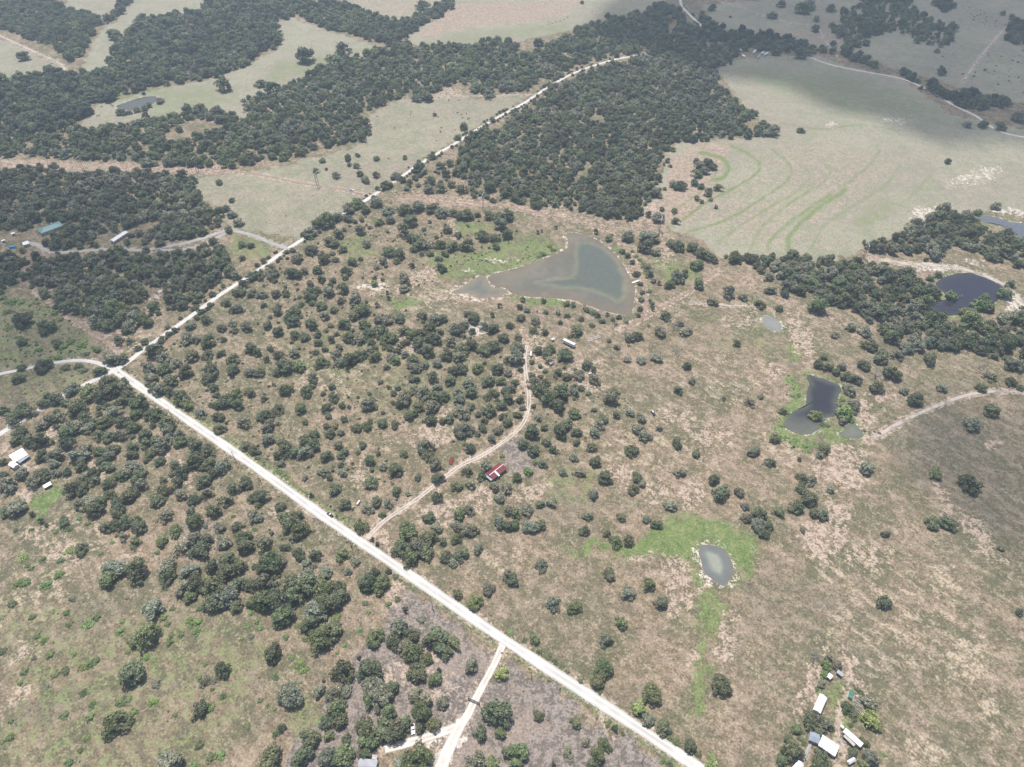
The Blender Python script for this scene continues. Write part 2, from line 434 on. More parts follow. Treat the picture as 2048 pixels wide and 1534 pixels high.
WOOD_HOLES = [
    [(330, 262), (355, 247), (420, 240), (455, 250), (400, 275), (340, 285)], [(272, 296), (300, 288), (312, 316), (284, 308)],
    [(300, 575), (335, 560), (345, 590), (318, 610), (300, 600)], [(268, 606), (296, 608), (300, 628), (280, 626)],
    [(305, 440), (330, 450), (300, 482), (275, 480)], [(60, 508), (75, 520), (60, 530), (40, 520)],
    [(1250, 210), (1262, 206), (1266, 214), (1252, 217)], [(1335, 45), (1358, 42), (1356, 66), (1330, 70)],
    [(1180, 230), (1205, 228), (1200, 240), (1178, 240)], [(1148, 350), (1172, 325), (1182, 335), (1158, 365)], [(1270, 235), (1285, 240), (1290, 250), (1272, 248)],
    [(20, 396), (45, 405), (48, 416), (25, 412)],
]

# ------------------------------------------------------------------ polygon maths on arrays
def smooth_line(pts, n=6, closed=False):
    """Catmull-Rom through the points"""
    pts = [np.array(p[:2], float) for p in pts]
    k = len(pts)
    out = []
    for i in range(k if closed else k - 1):
        g = (lambda j: pts[j % k]) if closed else (lambda j: pts[min(max(j, 0), k - 1)])
        p0, p1, p2, p3 = g(i - 1), g(i), g(i + 1), g(i + 2)
        for s in range(n):
            t = s / n
            out.append(0.5 * ((2 * p1) + (p2 - p0) * t + (2 * p0 - 5 * p1 + 4 * p2 - p3) * t * t + (3 * p1 - p0 - 3 * p2 + p3) * t ** 3))
    if not closed:
        out.append(pts[-1])
    return np.array(out)


def inside(X, Y, poly):
    P = np.asarray(poly, float)[:, :2]
    c = np.zeros(X.shape, bool)
    for (x0, y0), (x1, y1) in zip(P, np.roll(P, -1, 0)):
        if y0 == y1:
            continue
        c ^= ((y0 > Y) != (y1 > Y)) & (X < (x1 - x0) * (Y - y0) / (y1 - y0) + x0)
    return c


def edge_dist(X, Y, line, closed=False):
    P = np.asarray(line, float)[:, :2]
    d = np.full(X.shape, 1e18)
    segs = list(zip(P, np.roll(P, -1, 0))) if closed else list(zip(P[:-1], P[1:]))
    for (x0, y0), (x1, y1) in segs:
        vx, vy = x1 - x0, y1 - y0
        t = np.clip(((X - x0) * vx + (Y - y0) * vy) / (vx * vx + vy * vy + 1e-9), 0, 1)
        d = np.minimum(d, (X - x0 - t * vx) ** 2 + (Y - y0 - t * vy) ** 2)
    return np.sqrt(d)


def sstep(d, lo, hi):
    t = np.clip((d - lo) / (hi - lo), 0, 1)
    return t * t * (3 - 2 * t)


def on_ground(pts):
    return [tuple(G(p[0], p[1])[:2]) for p in pts]


ROADW = []          # (world centre line, width)
for nm, pts, wdt, mk in ROADS:
    ROADW.append((smooth_line(on_ground(pts), 8), wdt))
PONDW = [smooth_line(on_ground(p), 6, True) for p, _ in PONDS]

# ------------------------------------------------------------------ ground sheet, finer where the place is nearer
rows = []
y = -700.0
while y < 9000.0:
    rows.append(y)
    dep = max(y, 60.0) * CP + H * SP
    y += 3.0 * dep * dep / (F * H) * (1.0 if y < 1500 else 3.0 + (y - 1500) / 300) if y > 40 else 40.0
rows = np.array(rows)
ncol = 680
s = np.linspace(-1, 1, ncol)
s = s * 0.86 + np.sign(s) * np.clip(np.abs(s) - 0.93, 0, 1) ** 1 * 18.0
half = (np.maximum(rows, 60) * CP + H * SP) * 1.0
GX = half[:, None] * s[None, :] * 1.0
GY = np.repeat(rows[:, None], ncol, 1)
PXg, PYg = to_px(GX, np.maximum(GY, 20.0))
nr = len(rows)


def wnoise(X, Y, cell, seed):
    """smooth value noise in metres"""
    r = np.random.RandomState(seed).rand(256, 256)
    u, v = X / cell, Y / cell
    iu, iv = np.floor(u).astype(int), np.floor(v).astype(int)
    fu, fv = u - iu, v - iv
    fu, fv = fu * fu * (3 - 2 * fu), fv * fv * (3 - 2 * fv)
    g = lambda a, b: r[a % 256, b % 256]
    return (g(iu, iv) * (1 - fu) + g(iu + 1, iv) * fu) * (1 - fv) + (g(iu, iv + 1) * (1 - fu) + g(iu + 1, iv + 1) * fu) * fv


WARPX = (wnoise(GX, GY, 9.0, 1) + 0.5 * wnoise(GX, GY, 3.5, 2) - 0.75) * 11.0
WARPY = (wnoise(GX, GY, 9.0, 3) + 0.5 * wnoise(GX, GY, 3.5, 4) - 0.75) * 11.0
WPX, WPY = to_px(GX + WARPX, np.maximum(GY + WARPY, 20.0))
CH = {k: np.zeros(GX.shape, np.float32) for k in ('green', 'bare', 'field', 'dull', 'pale', 'straw', 'dark', 'pink')}


def crop(pts, pad):
    P = np.asarray([p[:2] for p in pts], float)
    return (WPX > P[:, 0].min() - pad) & (WPX < P[:, 0].max() + pad) & (WPY > P[:, 1].min() - pad) & (WPY < P[:, 1].max() + pad)


def paint_poly(ch, pts, amt=1.0, soft=8.0):
    m = crop(pts, soft * 2)
    if not m.any():
        return
    X, Y = WPX[m], WPY[m]
    d = edge_dist(X, Y, pts, True) * np.where(inside(X, Y, pts), 1, -1)
    CH[ch][m] = np.maximum(CH[ch][m], amt * sstep(d, -soft, soft))


def paint_line(ch, pts, w, amt=1.0):
    m = crop(pts, w * 2)
    if not m.any():
        return
    pts = smooth_line(pts, 6)
    X, Y = PXg[m] * .8 + WPX[m] * .2, PYg[m] * .8 + WPY[m] * .2
    d = edge_dist(X, Y, pts)
    CH[ch][m] = np.maximum(CH[ch][m], amt * (1 - sstep(d, w * 0.3, w * 1.2)))


def paint_blob(ch, cx, cy, rx, ry, ang=0.0, amt=1.0):
    a = math.radians(ang)
    dx, dy = WPX - cx, WPY - cy
    u = (dx * math.cos(a) + dy * math.sin(a)) / rx
    v = (-dx * math.sin(a) + dy * math.cos(a)) / ry
    CH[ch] = np.maximum(CH[ch], amt * (1 - sstep(np.sqrt(u * u + v * v), 0.45, 1.35))).astype(np.float32)


# fields and pastures with a colour of their own
for pts, amt in [
    ([(-60, 75), (0, 78), (50, 97), (105, 125), (130, 146), (70, 158), (0, 160), (-60, 160)], 0.9),
    ([(140, -10), (262, -10), (220, 40), (203, 50), (130, 13)], 0.9),
    ([(270, -5), (420, -5), (400, 20), (320, 38), (262, 60), (237, 80), (217, 110), (215, 140), (155, 150), (188, 85), (205, 58), (228, 46)], 0.8),
    ([(582, 35), (640, 55), (700, 75), (775, 96), (700, 123), (600, 166), (540, 191), (490, 206), (500, 231), (480, 241), (440, 226), (410, 216), (280, 241), (160, 263), (190, 210), (300, 182), (440, 155), (555, 100), (562, 75), (552, 50)], 0.85),
    ([(660, -10), (905, -10), (850, 30), (790, 48), (740, 30)], 0.7),
    ([(905, -10), (1340, -10), (1290, 26), (1150, 61), (1020, 86), (880, 93), (800, 88), (840, 55), (905, 15)], 0.8),
    ([(1430, 140), (1480, 119), (1540, 110), (1640, 112), (1700, 134), (1800, 155), (1870, 205), (1900, 230), (1960, 240), (2120, 275), (2120, 430), (1960, 420), (1880, 435), (1760, 480), (1725, 497), (1680, 517), (1530, 521), (1440, 515), (1400, 482), (1330, 450), (1290, 410), (1325, 340), (1340, 290), (1420, 280), (1500, 275), (1560, 270), (1505, 235), (1470, 190)], 1.0),
    ([(1400, 8), (1640, -10), (2120, -10), (2120, 215), (2020, 205), (1950, 186), (1800, 140), (1690, 105), (1620, 93), (1500, 66), (1440, 60)], 0.7),
    ([(725, 236), (800, 196), (870, 190), (960, 195), (1010, 188), (1060, 190), (1000, 230), (900, 290), (800, 350), (700, 420), (600, 480), (540, 470), (450, 460), (430, 420), (380, 385), (380, 355), (540, 335), (700, 296), (730, 280)], 0.62),
]:
    paint_poly('field', pts, amt, 4.0)
for pts, amt, soft in [   # pinkish worn soil
    ([(905, 10), (1180, -5), (1130, 30), (1060, 45), (950, 52), (860, 75), (835, 70)], 0.8, 8),
    ([(680, 0), (880, 0), (840, 20), (790, 40), (740, 22)], 0.5, 8),
    ([(1320, 400), (1345, 310), (1400, 284), (1470, 287), (1450, 320), (1432, 352), (1425, 392), (1385, 440), (1320, 456), (1280, 440), (1292, 410)], 0.85, 14),
    ([(1400, 400), (1540, 300), (1700, 280), (1800, 330), (1700, 420), (1560, 500), (1450, 510), (1400, 470)], 0.35, 40),
    ([(0, 316), (200, 326), (420, 330), (520, 345), (420, 350), (200, 346), (0, 336)], 0.85, 5),
    ([(780, 380), (1010, 397), (1110, 418), (1260, 448), (1330, 450), (1300, 478), (1225, 465), (1110, 440), (1000, 420), (780, 400)], 0.6, 8),
    ([(1540, 60), (1690, 60), (1760, 90), (1690, 100), (1600, 88), (1500, 64)], 0.5, 10),
    ([(1480, 545), (1560, 575), (1640, 612), (1690, 632), (1750, 668), (1740, 690), (1640, 640), (1560, 600), (1480, 575)], 0.5, 12),
]:
    paint_poly('pink', pts, amt, soft)
for pts, amt in [   # mown grey-mauve plots
    ([(812, 1186), (996, 1306), (950, 1398), (905, 1458), (770, 1500), (720, 1560), (540, 1560), (600, 1480), (690, 1345), (720, 1290)], 1.0),
    ([(1012, 1316), (1200, 1442), (1384, 1566), (1300, 1600), (880, 1600), (905, 1480), (948, 1410)], 1.0),
    ([(1000, 885), (1040, 880), (1085, 905), (1080, 940), (1040, 960), (1005, 940)], 0.8),
    ([(460, 340), (720, 300), (760, 350), (700, 410), (600, 470), (470, 440)], 0.35),
    ([(355, 1060), (420, 1020), (440, 1100), (370, 1130)], 0.5),
]:
    paint_poly('dull', pts, amt, 6.0)
for pts, amt, soft in [   # lush green
    ([(1270, 1085), (1340, 1048), (1400, 1035), (1470, 1050), (1510, 1072), (1532, 1108), (1505, 1142), (1480, 1150), (1455, 1110), (1400, 1085), (1385, 1108), (1335, 1118), (1270, 1118), (1200, 1108), (1140, 1096), (1210, 1082)], 1.0, 16),
    ([(1385, 1085), (1400, 1130), (1425, 1180), (1465, 1190), (1472, 1215), (1440, 1235), (1425, 1290), (1405, 1360), (1395, 1450), (1372, 1450), (1380, 1350), (1405, 1260), (1412, 1200), (1385, 1150), (1368, 1105)], 0.72, 15),
    ([(1000, 472), (1090, 474), (1135, 492), (1105, 512), (1050, 535), (980, 556), (905, 560), (865, 545), (930, 510)], 0.6, 14),
    ([(870, 500), (930, 500), (940, 530), (880, 545), (850, 530)], 0.6, 14),
    ([(775, 600), (820, 590), (850, 605), (800, 622)], 0.8, 8), ([(1000, 592), (1130, 600), (1150, 612), (1040, 606)], 0.8, 4),
    ([(1238, 492), (1262, 500), (1312, 578), (1298, 585)], 0.9, 4), ([(1300, 510), (1390, 530), (1400, 560), (1330, 570)], 0.55, 10),
    ([(1585, 740), (1605, 760), (1612, 800), (1570, 860), (1635, 885), (1650, 905), (1600, 905), (1545, 865), (1580, 800), (1575, 760)], 0.85, 7),
    ([(1640, 870), (1660, 845), (1700, 875), (1720, 882), (1660, 892)], 0.7, 7), ([(1580, 680), (1605, 700), (1600, 730), (1580, 720)], 0.8, 7),
    ([(62, 1010), (85, 985), (120, 970), (105, 1030), (80, 1042)], 1.0, 6), ([(550, 935), (600, 975), (570, 962)], 0.7, 6),
    ([(440, 1290), (530, 1270), (520, 1340), (450, 1400)], 0.45, 20), ([(0, 590), (100, 600), (200, 690), (180, 715), (0, 745), (-40, 660)], 0.34, 12), ([(0, 1180), (200, 1240), (420, 1200), (520, 1320), (430, 1534), (0, 1534)], 0.22, 40), ([(300, 800), (720, 1080), (600, 1000), (420, 830)], 0.2, 20), ([(540, 620), (1000, 720), (900, 860), (560, 800)], 0.16, 30),
    ([(600, 1400), (660, 1440), (600, 1500), (560, 1440)], 0.3, 14), ([(1700, 440), (1760, 400), (1800, 410), (1720, 470)], 0.4, 20),
    ([(660, 480), (730, 470), (760, 510), (700, 520)], 0.5, 10), ([(920, 440), (1000, 450), (960, 470), (900, 465)], 0.6, 8),
    ([(1630, 1380), (1700, 1380), (1720, 1420), (1690, 1534), (1660, 1534), (1650, 1440)], 0.5, 12),
    ([(0, 740), (180, 730), (190, 760), (60, 800), (0, 800)], 0.3, 10), ([(460, 460), (560, 480), (530, 520), (470, 520)], 0.45, 8),
    ([(1130, 930), (1200, 940), (1180, 1010), (1110, 1010), (1075, 960)], 0.3, 14), ([(1380, 640), (1560, 640), (1590, 720), (1450, 720)], 0.15, 20),
    ([(200, 182), (430, 172), (470, 205), (300, 235)], 0.35, 12), ([(550, 120), (700, 110), (620, 150), (520, 180)], 0.35, 10),
    ([(1450, 130), (1700, 145), (1850, 200), (1900, 240), (1700, 230), (1560, 190)], 0.35, 25), ([(900, 70), (1150, 40), (1120, 70), (900, 92)], 0.3, 8),
]:
    paint_poly('green', pts, amt, soft)
for pts, w, amt in [   # grassed contour banks in the hayfield
    ([(1400, 305), (1440, 315), (1458, 335), (1445, 355), (1425, 360)], 5, 0.5), ([(1460, 290), (1500, 310), (1520, 330), (1510, 350), (1470, 375), (1420, 400), (1365, 440)], 4, 0.42),
    ([(1545, 300), (1580, 330), (1575, 360), (1520, 400), (1450, 440), (1370, 465)], 4, 0.34), ([(1690, 380), (1620, 430), (1580, 470), (1575, 505)], 7, 0.4),
    ([(1660, 390), (1600, 430), (1550, 470), (1535, 500)], 6, 0.32), ([(1620, 380), (1560, 420), (1520, 460), (1500, 500)], 5, 0.26), ([(1760, 300), (1740, 330), (1690, 370)], 5, 0.26),
    ([(1380, 320), (1405, 330), (1412, 345), (1395, 360)], 3, 0.3), ([(1600, 330), (1620, 350), (1590, 385), (1530, 420), (1470, 460), (1430, 490)], 4, 0.24), ([(1640, 320), (1660, 345), (1630, 380)], 4, 0.2),
    ([(1800, 330), (1770, 370), (1710, 410), (1650, 450), (1620, 500)], 5, 0.22), ([(1860, 350), (1820, 395), (1760, 430)], 5, 0.2), ([(1420, 330), (1432, 345), (1400, 385), (1350, 420)], 3, 0.3), ([(1560, 245), (1640, 258), (1720, 250), (1800, 262)], 3, 0.3),
]:
    paint_line('green', pts, w * 0.9, min(1.0, amt * 1.75))
for pts in ([(800, 1152), (905, 1224), (1000, 1288)], [(1028, 1306), (1200, 1424), (1380, 1543)], [(300, 775), (520, 925), (700, 1050)]):      # grassy verge
    paint_line('green', pts, 9, 0.55)
for b in [   # bare, worn pinkish patches: x, y, rx, ry, angle, strength
    (1356, 1188, 34, 8, -58, .9), (1398, 1190, 34, 9, -55, .9), (1446, 1275, 9, 32, -10, .9), (1464, 1226, 13, 10, 0, .7), (1374, 1325, 16, 12, 0, .6), (1296, 1112, 27, 9, -10, .8), (1357, 1137, 26, 20, 0, .7),
    (1382, 985, 22, 26, 0, .7), (1244, 945, 30, 14, 20, .6), (1306, 980, 22, 16, 0, .6), (1060, 983, 28, 10, 0, .6), (1362, 832, 30, 12, 0, .5), (1420, 880, 40, 25, 0, .4), (1686, 953, 42, 18, 15, 1.0), (1665, 1015, 12, 34, -30, .9),
    (1650, 1078, 38, 32, 0, .8), (1730, 838, 16, 30, -15, .9), (1886, 995, 11, 34, -30, .7), (1960, 1075, 18, 44, -40, .8), (1766, 797, 20, 7, 20, .8), (1990, 878, 14, 8, 0, .8), (1686, 912, 44, 20, 0, .6), (1730, 1110, 40, 22, 0, .4),
    (1700, 1340, 11, 44, -30, .9), (1640, 1300, 14, 30, 0, .5), (1615, 1380, 10, 60, 12, .6), (720, 945, 20, 28, 0, .6), (888, 832, 14, 22, 0, .8), (872, 868, 28, 20, 0, .6), (875, 1020, 30, 26, 0, .7), (930, 1010, 30, 12, 0, .6),
    (970, 978, 12, 16, 0, .8), (772, 1078, 12, 20, 0, .7), (835, 558, 40, 9, -25, .9), (750, 575, 36, 12, 0, .6), (815, 690, 10, 18, 0, .7), (907, 458, 4, 22, 5, .7), (950, 590, 70, 6, -8, .5), (1180, 600, 50, 10, 8, .5), (1330, 500, 16, 30, 0, .5),
    (1000, 790, 10, 60, 0, .5), (1040, 760, 12, 50, 0, .5), (1070, 700, 30, 40, 0, .5), (1180, 750, 40, 40, 0, .35), (1290, 410, 26, 30, 0, .7), (640, 770, 60, 20, 20, .25), (560, 1030, 30, 8, 30, .5), (790, 1190, 20, 20, 0, .7), (830, 1330, 40, 50, 0, .35),
    (900, 1390, 40, 40, 0, .35), (770, 1360, 20, 24, 0, .6), (40, 1310, 30, 12, -30, .6), (30, 1400, 40, 12, -30, .5), (100, 1060, 60, 14, -20, .45), (140, 1105, 70, 10, -20, .4), (260, 1120, 50, 20, 0, .25), (190, 940, 30, 14, -30, .6),
    (110, 865, 14, 12, 0, .8), (330, 900, 12, 12, 0, .6), (370, 950, 20, 24, 0, .5), (45, 990, 26, 8, 0, .8), (1830, 640, 12, 20, 0, .4), (1600, 670, 16, 40, -20, .7), (1545, 745, 18, 12, 0, .7), (1500, 640, 50, 10, 0, .4), (260, 675, 26, 18, 0, .5),
    (300, 620, 12, 10, 0, .8), (245, 650, 24, 10, -20, .7), (880, 185, 40, 6, 0, .7), (560, 270, 10, 4, 0, .4), (1240, 1440, 30, 40, 0, .2), (1120, 420, 30, 10, 0, .4),
]:
    paint_blob('bare', b[0], b[1], b[2] * 1.2 + 3, b[3] * 1.2 + 4, *b[4:])
for b in [(1864, 429, 44, 17, 0, 1.0), (2030, 605, 14, 34, -10, .9), (1875, 535, 40, 10, 0, .8), (1945, 520, 26, 6, 10, .5), (2030, 425, 60, 7, 5, .9), (955, 655, 24, 15, 0, .9), (755, 572, 34, 8, 0, .8), (1450, 1195, 14, 14, 0, .3), (898, 1492, 34, 20, -30, 1.0), (860, 1520, 30, 20, 0, .7), (880, 1470, 40, 10, -20, .7),
          (930, 540, 8, 4, 0, .5), (1010, 518, 34, 4, -5, .6), (320, 590, 12, 10, 0, .7), (380, 1075, 8, 4, 0, .5), (1950, 355, 60, 16, -15, .5), (1790, 240, 40, 6, 0, .5), (1660, 250, 14, 8, 0, .3), (1550, 115, 8, 5, 0, .3)]:
    paint_blob('pale', *b)
for b in [(1936, 1325, 52, 46, -30, .9), (1880, 1150, 50, 18, 0, .8), (1850, 1512, 60, 24, 0, .8), (1975, 1425, 22, 40, -20, .8), (1700, 1130, 90, 60, 0, .35), (1800, 1250, 160, 120, 0, .3), (1290, 880, 180, 90, 0, .25), (1450, 760, 120, 60, 0, .25),
          (60, 1200, 120, 60, -30, .35), (150, 1080, 120, 40, -20, .4), (820, 900, 90, 60, 0, .2), (640, 720, 200, 60, 15, .2), (1000, 1130, 60, 40, 0, .35), (1560, 880, 40, 60, 0, .5), (860, 590, 60, 16, -10, .8), (960, 575, 60, 10, -10, .8), (850, 620, 60, 8, 0, .6)]:
    paint_blob('straw', *b)
for b in [(1900, 900, 130, 90, 0, .75), (1980, 1000, 110, 120, 0, .6), (1560, 1200, 120, 70, 0, .4), (1650, 1230, 90, 50, 0, .4), (1750, 1330, 60, 40, 0, .5), (90, 1420, 120, 30, -25, .5), (160, 1240, 110, 40, -25, .4), (1140, 1010, 70, 50, 0, .5), (1250, 1400, 50, 30, 0, .4), (480, 1400, 60, 60, 0, .2),
          (1100, 840, 120, 70, 0, .2), (1780, 700, 60, 40, 0, .4), (1900, 780, 90, 30, 0, .4), (100, 700, 120, 60, 0, .6), (420, 560, 40, 40, 0, .3), (1750, 60, 120, 40, 0, .5), (1950, 150, 80, 40, 0, .4)]:
    paint_blob('dark', *b)
# trodden verges along roads and muddy rims round ponds
for (pts, wdt), (nm, _p, _w, mk) in zip(ROADW, ROADS):
    m = (np.abs(GX - pts[:, 0].mean()) < np.ptp(pts[:, 0]) / 2 + 25) & (np.abs(GY - pts[:, 1].mean()) < np.ptp(pts[:, 1]) / 2 + 25)
    if m.any():
        d = edge_dist(GX[m] + WARPX[m] * 0.12, GY[m] + WARPY[m] * 0.12, pts)
        amt, ext = (0.85, 1.3) if mk in ('dirt', 'pale_dirt', 'twotrack') else (0.5, 1.6)
        CH['bare'][m] = np.maximum(CH['bare'][m], amt * (1 - sstep(d, wdt * 0.5, wdt * 0.5 + ext + 1.5)))
GZ = np.zeros(GX.shape)
for poly, (_p, key) in zip(PONDW, PONDS):
    m = (np.abs(GX - poly[:, 0].mean()) < np.ptp(poly[:, 0]) / 2 + 40) & (np.abs(GY - poly[:, 1].mean()) < np.ptp(poly[:, 1]) / 2 + 40)
    if not m.any():
        continue
    ins = inside(GX[m], GY[m], poly)
    d = edge_dist(GX[m], GY[m], poly, True)
    rim = {'big': 2.2, 'pool': 5.0, 'oval': 4.0, 'small': 3.0}.get(key, 2.0)
    CH['pale'][m] = np.maximum(CH['pale'][m], np.where(ins, 0.6, {'dark': .2, 'east': .25, 'weedy': .2, 'small': .4, 'far': .3}.get(key, 0.42) * (1 - sstep(d + (wnoise(GX[m], GY[m], 7.0, 77) - .5) * 5, rim * 0.2, rim * 1.6))))
    if key in ('small', 'dark', 'weedy', 'east', 'far', 'oval'):
        CH['green'][m] = np.maximum(CH['green'][m], np.where(ins, 0.0, 0.5 * (1 - sstep(d, 2.0, 8.0))))
    GZ[m] = np.minimum(GZ[m], np.where(ins, -0.9 * sstep(d, 1.5, 9.0), 0))
idx = np.arange(nr * ncol).reshape(nr, ncol)
quads = np.stack([idx[:-1, :-1], idx[:-1, 1:], idx[1:, 1:], idx[1:, :-1]], -1).reshape(-1, 4)
gme = from_np("ground", np.stack([GX, GY, GZ], -1).reshape(-1, 3), quads)
for nm, keys in (("cover_a", ('green', 'bare', 'field', 'dull')), ("cover_b", ('pale', 'straw', 'dark', 'pink'))):
    a = gme.attributes.new(nm, 'FLOAT_COLOR', 'POINT')
    a.data.foreach_set("color", np.stack([CH[k] for k in keys], -1).astype(np.float32).ravel())


def ground_material():
    t = NT('pasture_ground')
    ca = t.n("Attribute", attribute_name='cover_a')
    cb = t.n("Attribute", attribute_name='cover_b')
    sa, sb = t.n("SeparateColor"), t.n("SeparateColor")
    t.l(ca.outputs["Color"], sa.inputs[0])
    t.l(cb.outputs["Color"], sb.inputs[0])
    green, bare, field, dull = sa.outputs[0], sa.outputs[1], sa.outputs[2], ca.outputs["Alpha"]
    pale, straw, dark, pink = sb.outputs[0], sb.outputs[1], sb.outputs[2], cb.outputs["Alpha"]
    u05 = t.step(t.noise(0.75, 3.0, 0.65), 0.33, 0.67)
    u2 = t.step(t.noise(0.30, 4.0, 0.66, w=1.0), 0.34, 0.66)
    u6 = t.step(t.noise(0.12, 5.0, 0.66, w=2.0, dist=0.5), 0.34, 0.66)
    u20 = t.step(t.noise(0.040, 6.0, 0.66, w=3.0, dist=0.6), 0.34, 0.66)
    u80 = t.step(t.noise(0.011, 5.0, 0.6, w=4.0), 0.34, 0.66)
    tuft = t.math('ADD', t.math('MULTIPLY', u2, 0.6), t.math('MULTIPLY', u05, 0.4))

    def cover(ch, k=0.55, lo=0.25, hi=0.75):
        """a cover broken up by tufts"""
        a = t.math('ADD', t.math('MULTIPLY', t.math('SUBTRACT', tuft, 0.5), k * 1.1), t.math('MULTIPLY', t.math('SUBTRACT', u6, 0.5), k * 0.7))
        return t.step(t.math('ADD', ch, t.math('MULTIPLY', a, t.step(ch, 0.0, 0.2))), lo, hi)

    def two(a, b, f=tuft, lo=0.25, hi=0.75):
        return t.mix(t.step(f, lo, hi), a, b)

    base = t.mix(u80, (0.250, 0.190, 0.128), (0.166, 0.148, 0.090))
    base = t.mix(t.step(u20, 0.38, 0.9, 0.0, 0.82), base, (0.130, 0.130, 0.072))
    base = t.mix(t.step(t.math('ADD', t.math('MULTIPLY', u6, 0.55), t.math('MULTIPLY', u20, -0.45)), 0.05, 0.4, 0.0, 0.7), base, (0.330, 0.252, 0.192))
    base = t.mix(t.step(tuft, 0.58, 0.88, 0.0, 0.6), base, (0.410, 0.335, 0.252))
    base = t.mix(t.step(tuft, 0.45, 0.12, 0.0, 0.8), base, (0.105, 0.092, 0.062))
    c = t.mix(t.math('MULTIPLY', cover(dark, 0.5, 0.15, 0.85), 0.75), base, two((0.098, 0.098, 0.070), (0.200, 0.178, 0.135)))
    mp = t.n("Mapping", vector_type='TEXTURE')
    mp.inputs["Rotation"].default_value = (0, 0, math.radians(-44))
    mp.inputs["Scale"].default_value = (2.6, 1.0, 1.0)
    t.l(t.pos(), mp.inputs["Vector"])
    streak = t.step(t.noise(0.16, 4.0, 0.62, vec=mp.outputs[0]), 0.36, 0.66)
    c = t.mix(t.math('MULTIPLY', t.step(streak, 0.55, 0.95), 0.30), c, (0.400, 0.325, 0.240))
    c = t.mix(t.math('MULTIPLY', t.step(streak, 0.45, 0.05), 0.35), c, (0.150, 0.135, 0.095))
    strawf = t.step(t.math('ADD', straw, t.math('ADD', t.math('MULTIPLY', t.math('SUBTRACT', streak, 0.5), t.step(straw, 0.0, 0.25, 0.0, 0.8)), t.math('MULTIPLY', t.math('SUBTRACT', tuft, 0.5), 0.35))), 0.15, 0.95)
    c = t.mix(t.math('MULTIPLY', strawf, 0.8), c, two((0.250, 0.205, 0.145), (0.480, 0.395, 0.290)))
    fieldc = t.mix(u80, (0.315, 0.308, 0.225), (0.295, 0.262, 0.205))
    fieldc = t.mix(t.step(u20, 0.4, 1.0, 0.0, 0.6), fieldc, (0.235, 0.250, 0.165))
    fieldc = t.mix(t.step(u6, 0.5, 1.0, 0.0, 0.5), fieldc, (0.370, 0.325, 0.260))
    fieldc = t.mix(t.step(tuft, 0.5, 0.2, 0.0, 0.45), fieldc, (0.190, 0.185, 0.135))
    c = t.mix(t.step(field, 0.3, 0.75, 0.0, 0.92), c, fieldc)
    dullc = two((0.150, 0.128, 0.114), (0.285, 0.245, 0.220))
    dullc = t.mix(t.step(u20, 0.55, 0.9, 0.0, 0.6), dullc, (0.345, 0.272, 0.230))
    c = t.mix(t.step(dull, 0.35, 0.65, 0.0, 0.9), c, dullc)
    c = t.mix(t.math('MULTIPLY', cover(pink, 0.6, 0.15, 0.9), 0.8), c, two((0.250, 0.195, 0.150), (0.430, 0.318, 0.255)))
    greenc = t.mix(u6, (0.102, 0.180, 0.045), (0.168, 0.222, 0.078))
    greenc = t.mix(t.step(tuft, 0.55, 0.9, 0.0, 0.6), greenc, (0.270, 0.270, 0.150))
    greenc = t.mix(t.step(tuft, 0.4, 0.1, 0.0, 0.5), greenc, (0.085, 0.115, 0.045))
    c = t.mix(t.math('MULTIPLY', cover(green, 0.85, 0.10, 0.85), 0.88), c, greenc)
    c = t.mix(t.math('MULTIPLY', cover(bare, 1.0, 0.18, 0.85), 0.85), c, two((0.235, 0.187, 0.142), (0.480, 0.378, 0.300)))
    c = t.mix(t.math('MULTIPLY', cover(pale, 0.8, 0.25, 0.8), 0.92), c, two((0.330, 0.285, 0.238), (0.620, 0.555, 0.485)))
    vor = t.n("TexVoronoi", feature='F1')
    vor.inputs["Scale"].default_value = 0.30
    t.l(t.pos(), vor.inputs["Vector"])
    weed = t.math('MULTIPLY', t.step(vor.outputs["Distance"], 0.26, 0.12), t.step(u20, 0.3, 0.7))
    weed = t.math('MULTIPLY', weed, t.step(field, 0.7, 0.2))
    c = t.mix(t.math('MULTIPLY', weed, 0.6), c, (0.080, 0.090, 0.055))
    c = t.mix(u05, t.mix(1.0, c, (0.87, 0.87, 0.87), 'MULTIPLY'), t.mix(1.0, c, (1.12, 1.12, 1.11), 'MULTIPLY'))
    hgt = tuft
    return t.done(t.surf(c, 0.95, 0.05, bump=hgt, bstr=0.55, bdist=0.6))


put("ground", gme, None, (ground_material(),), kind="structure")


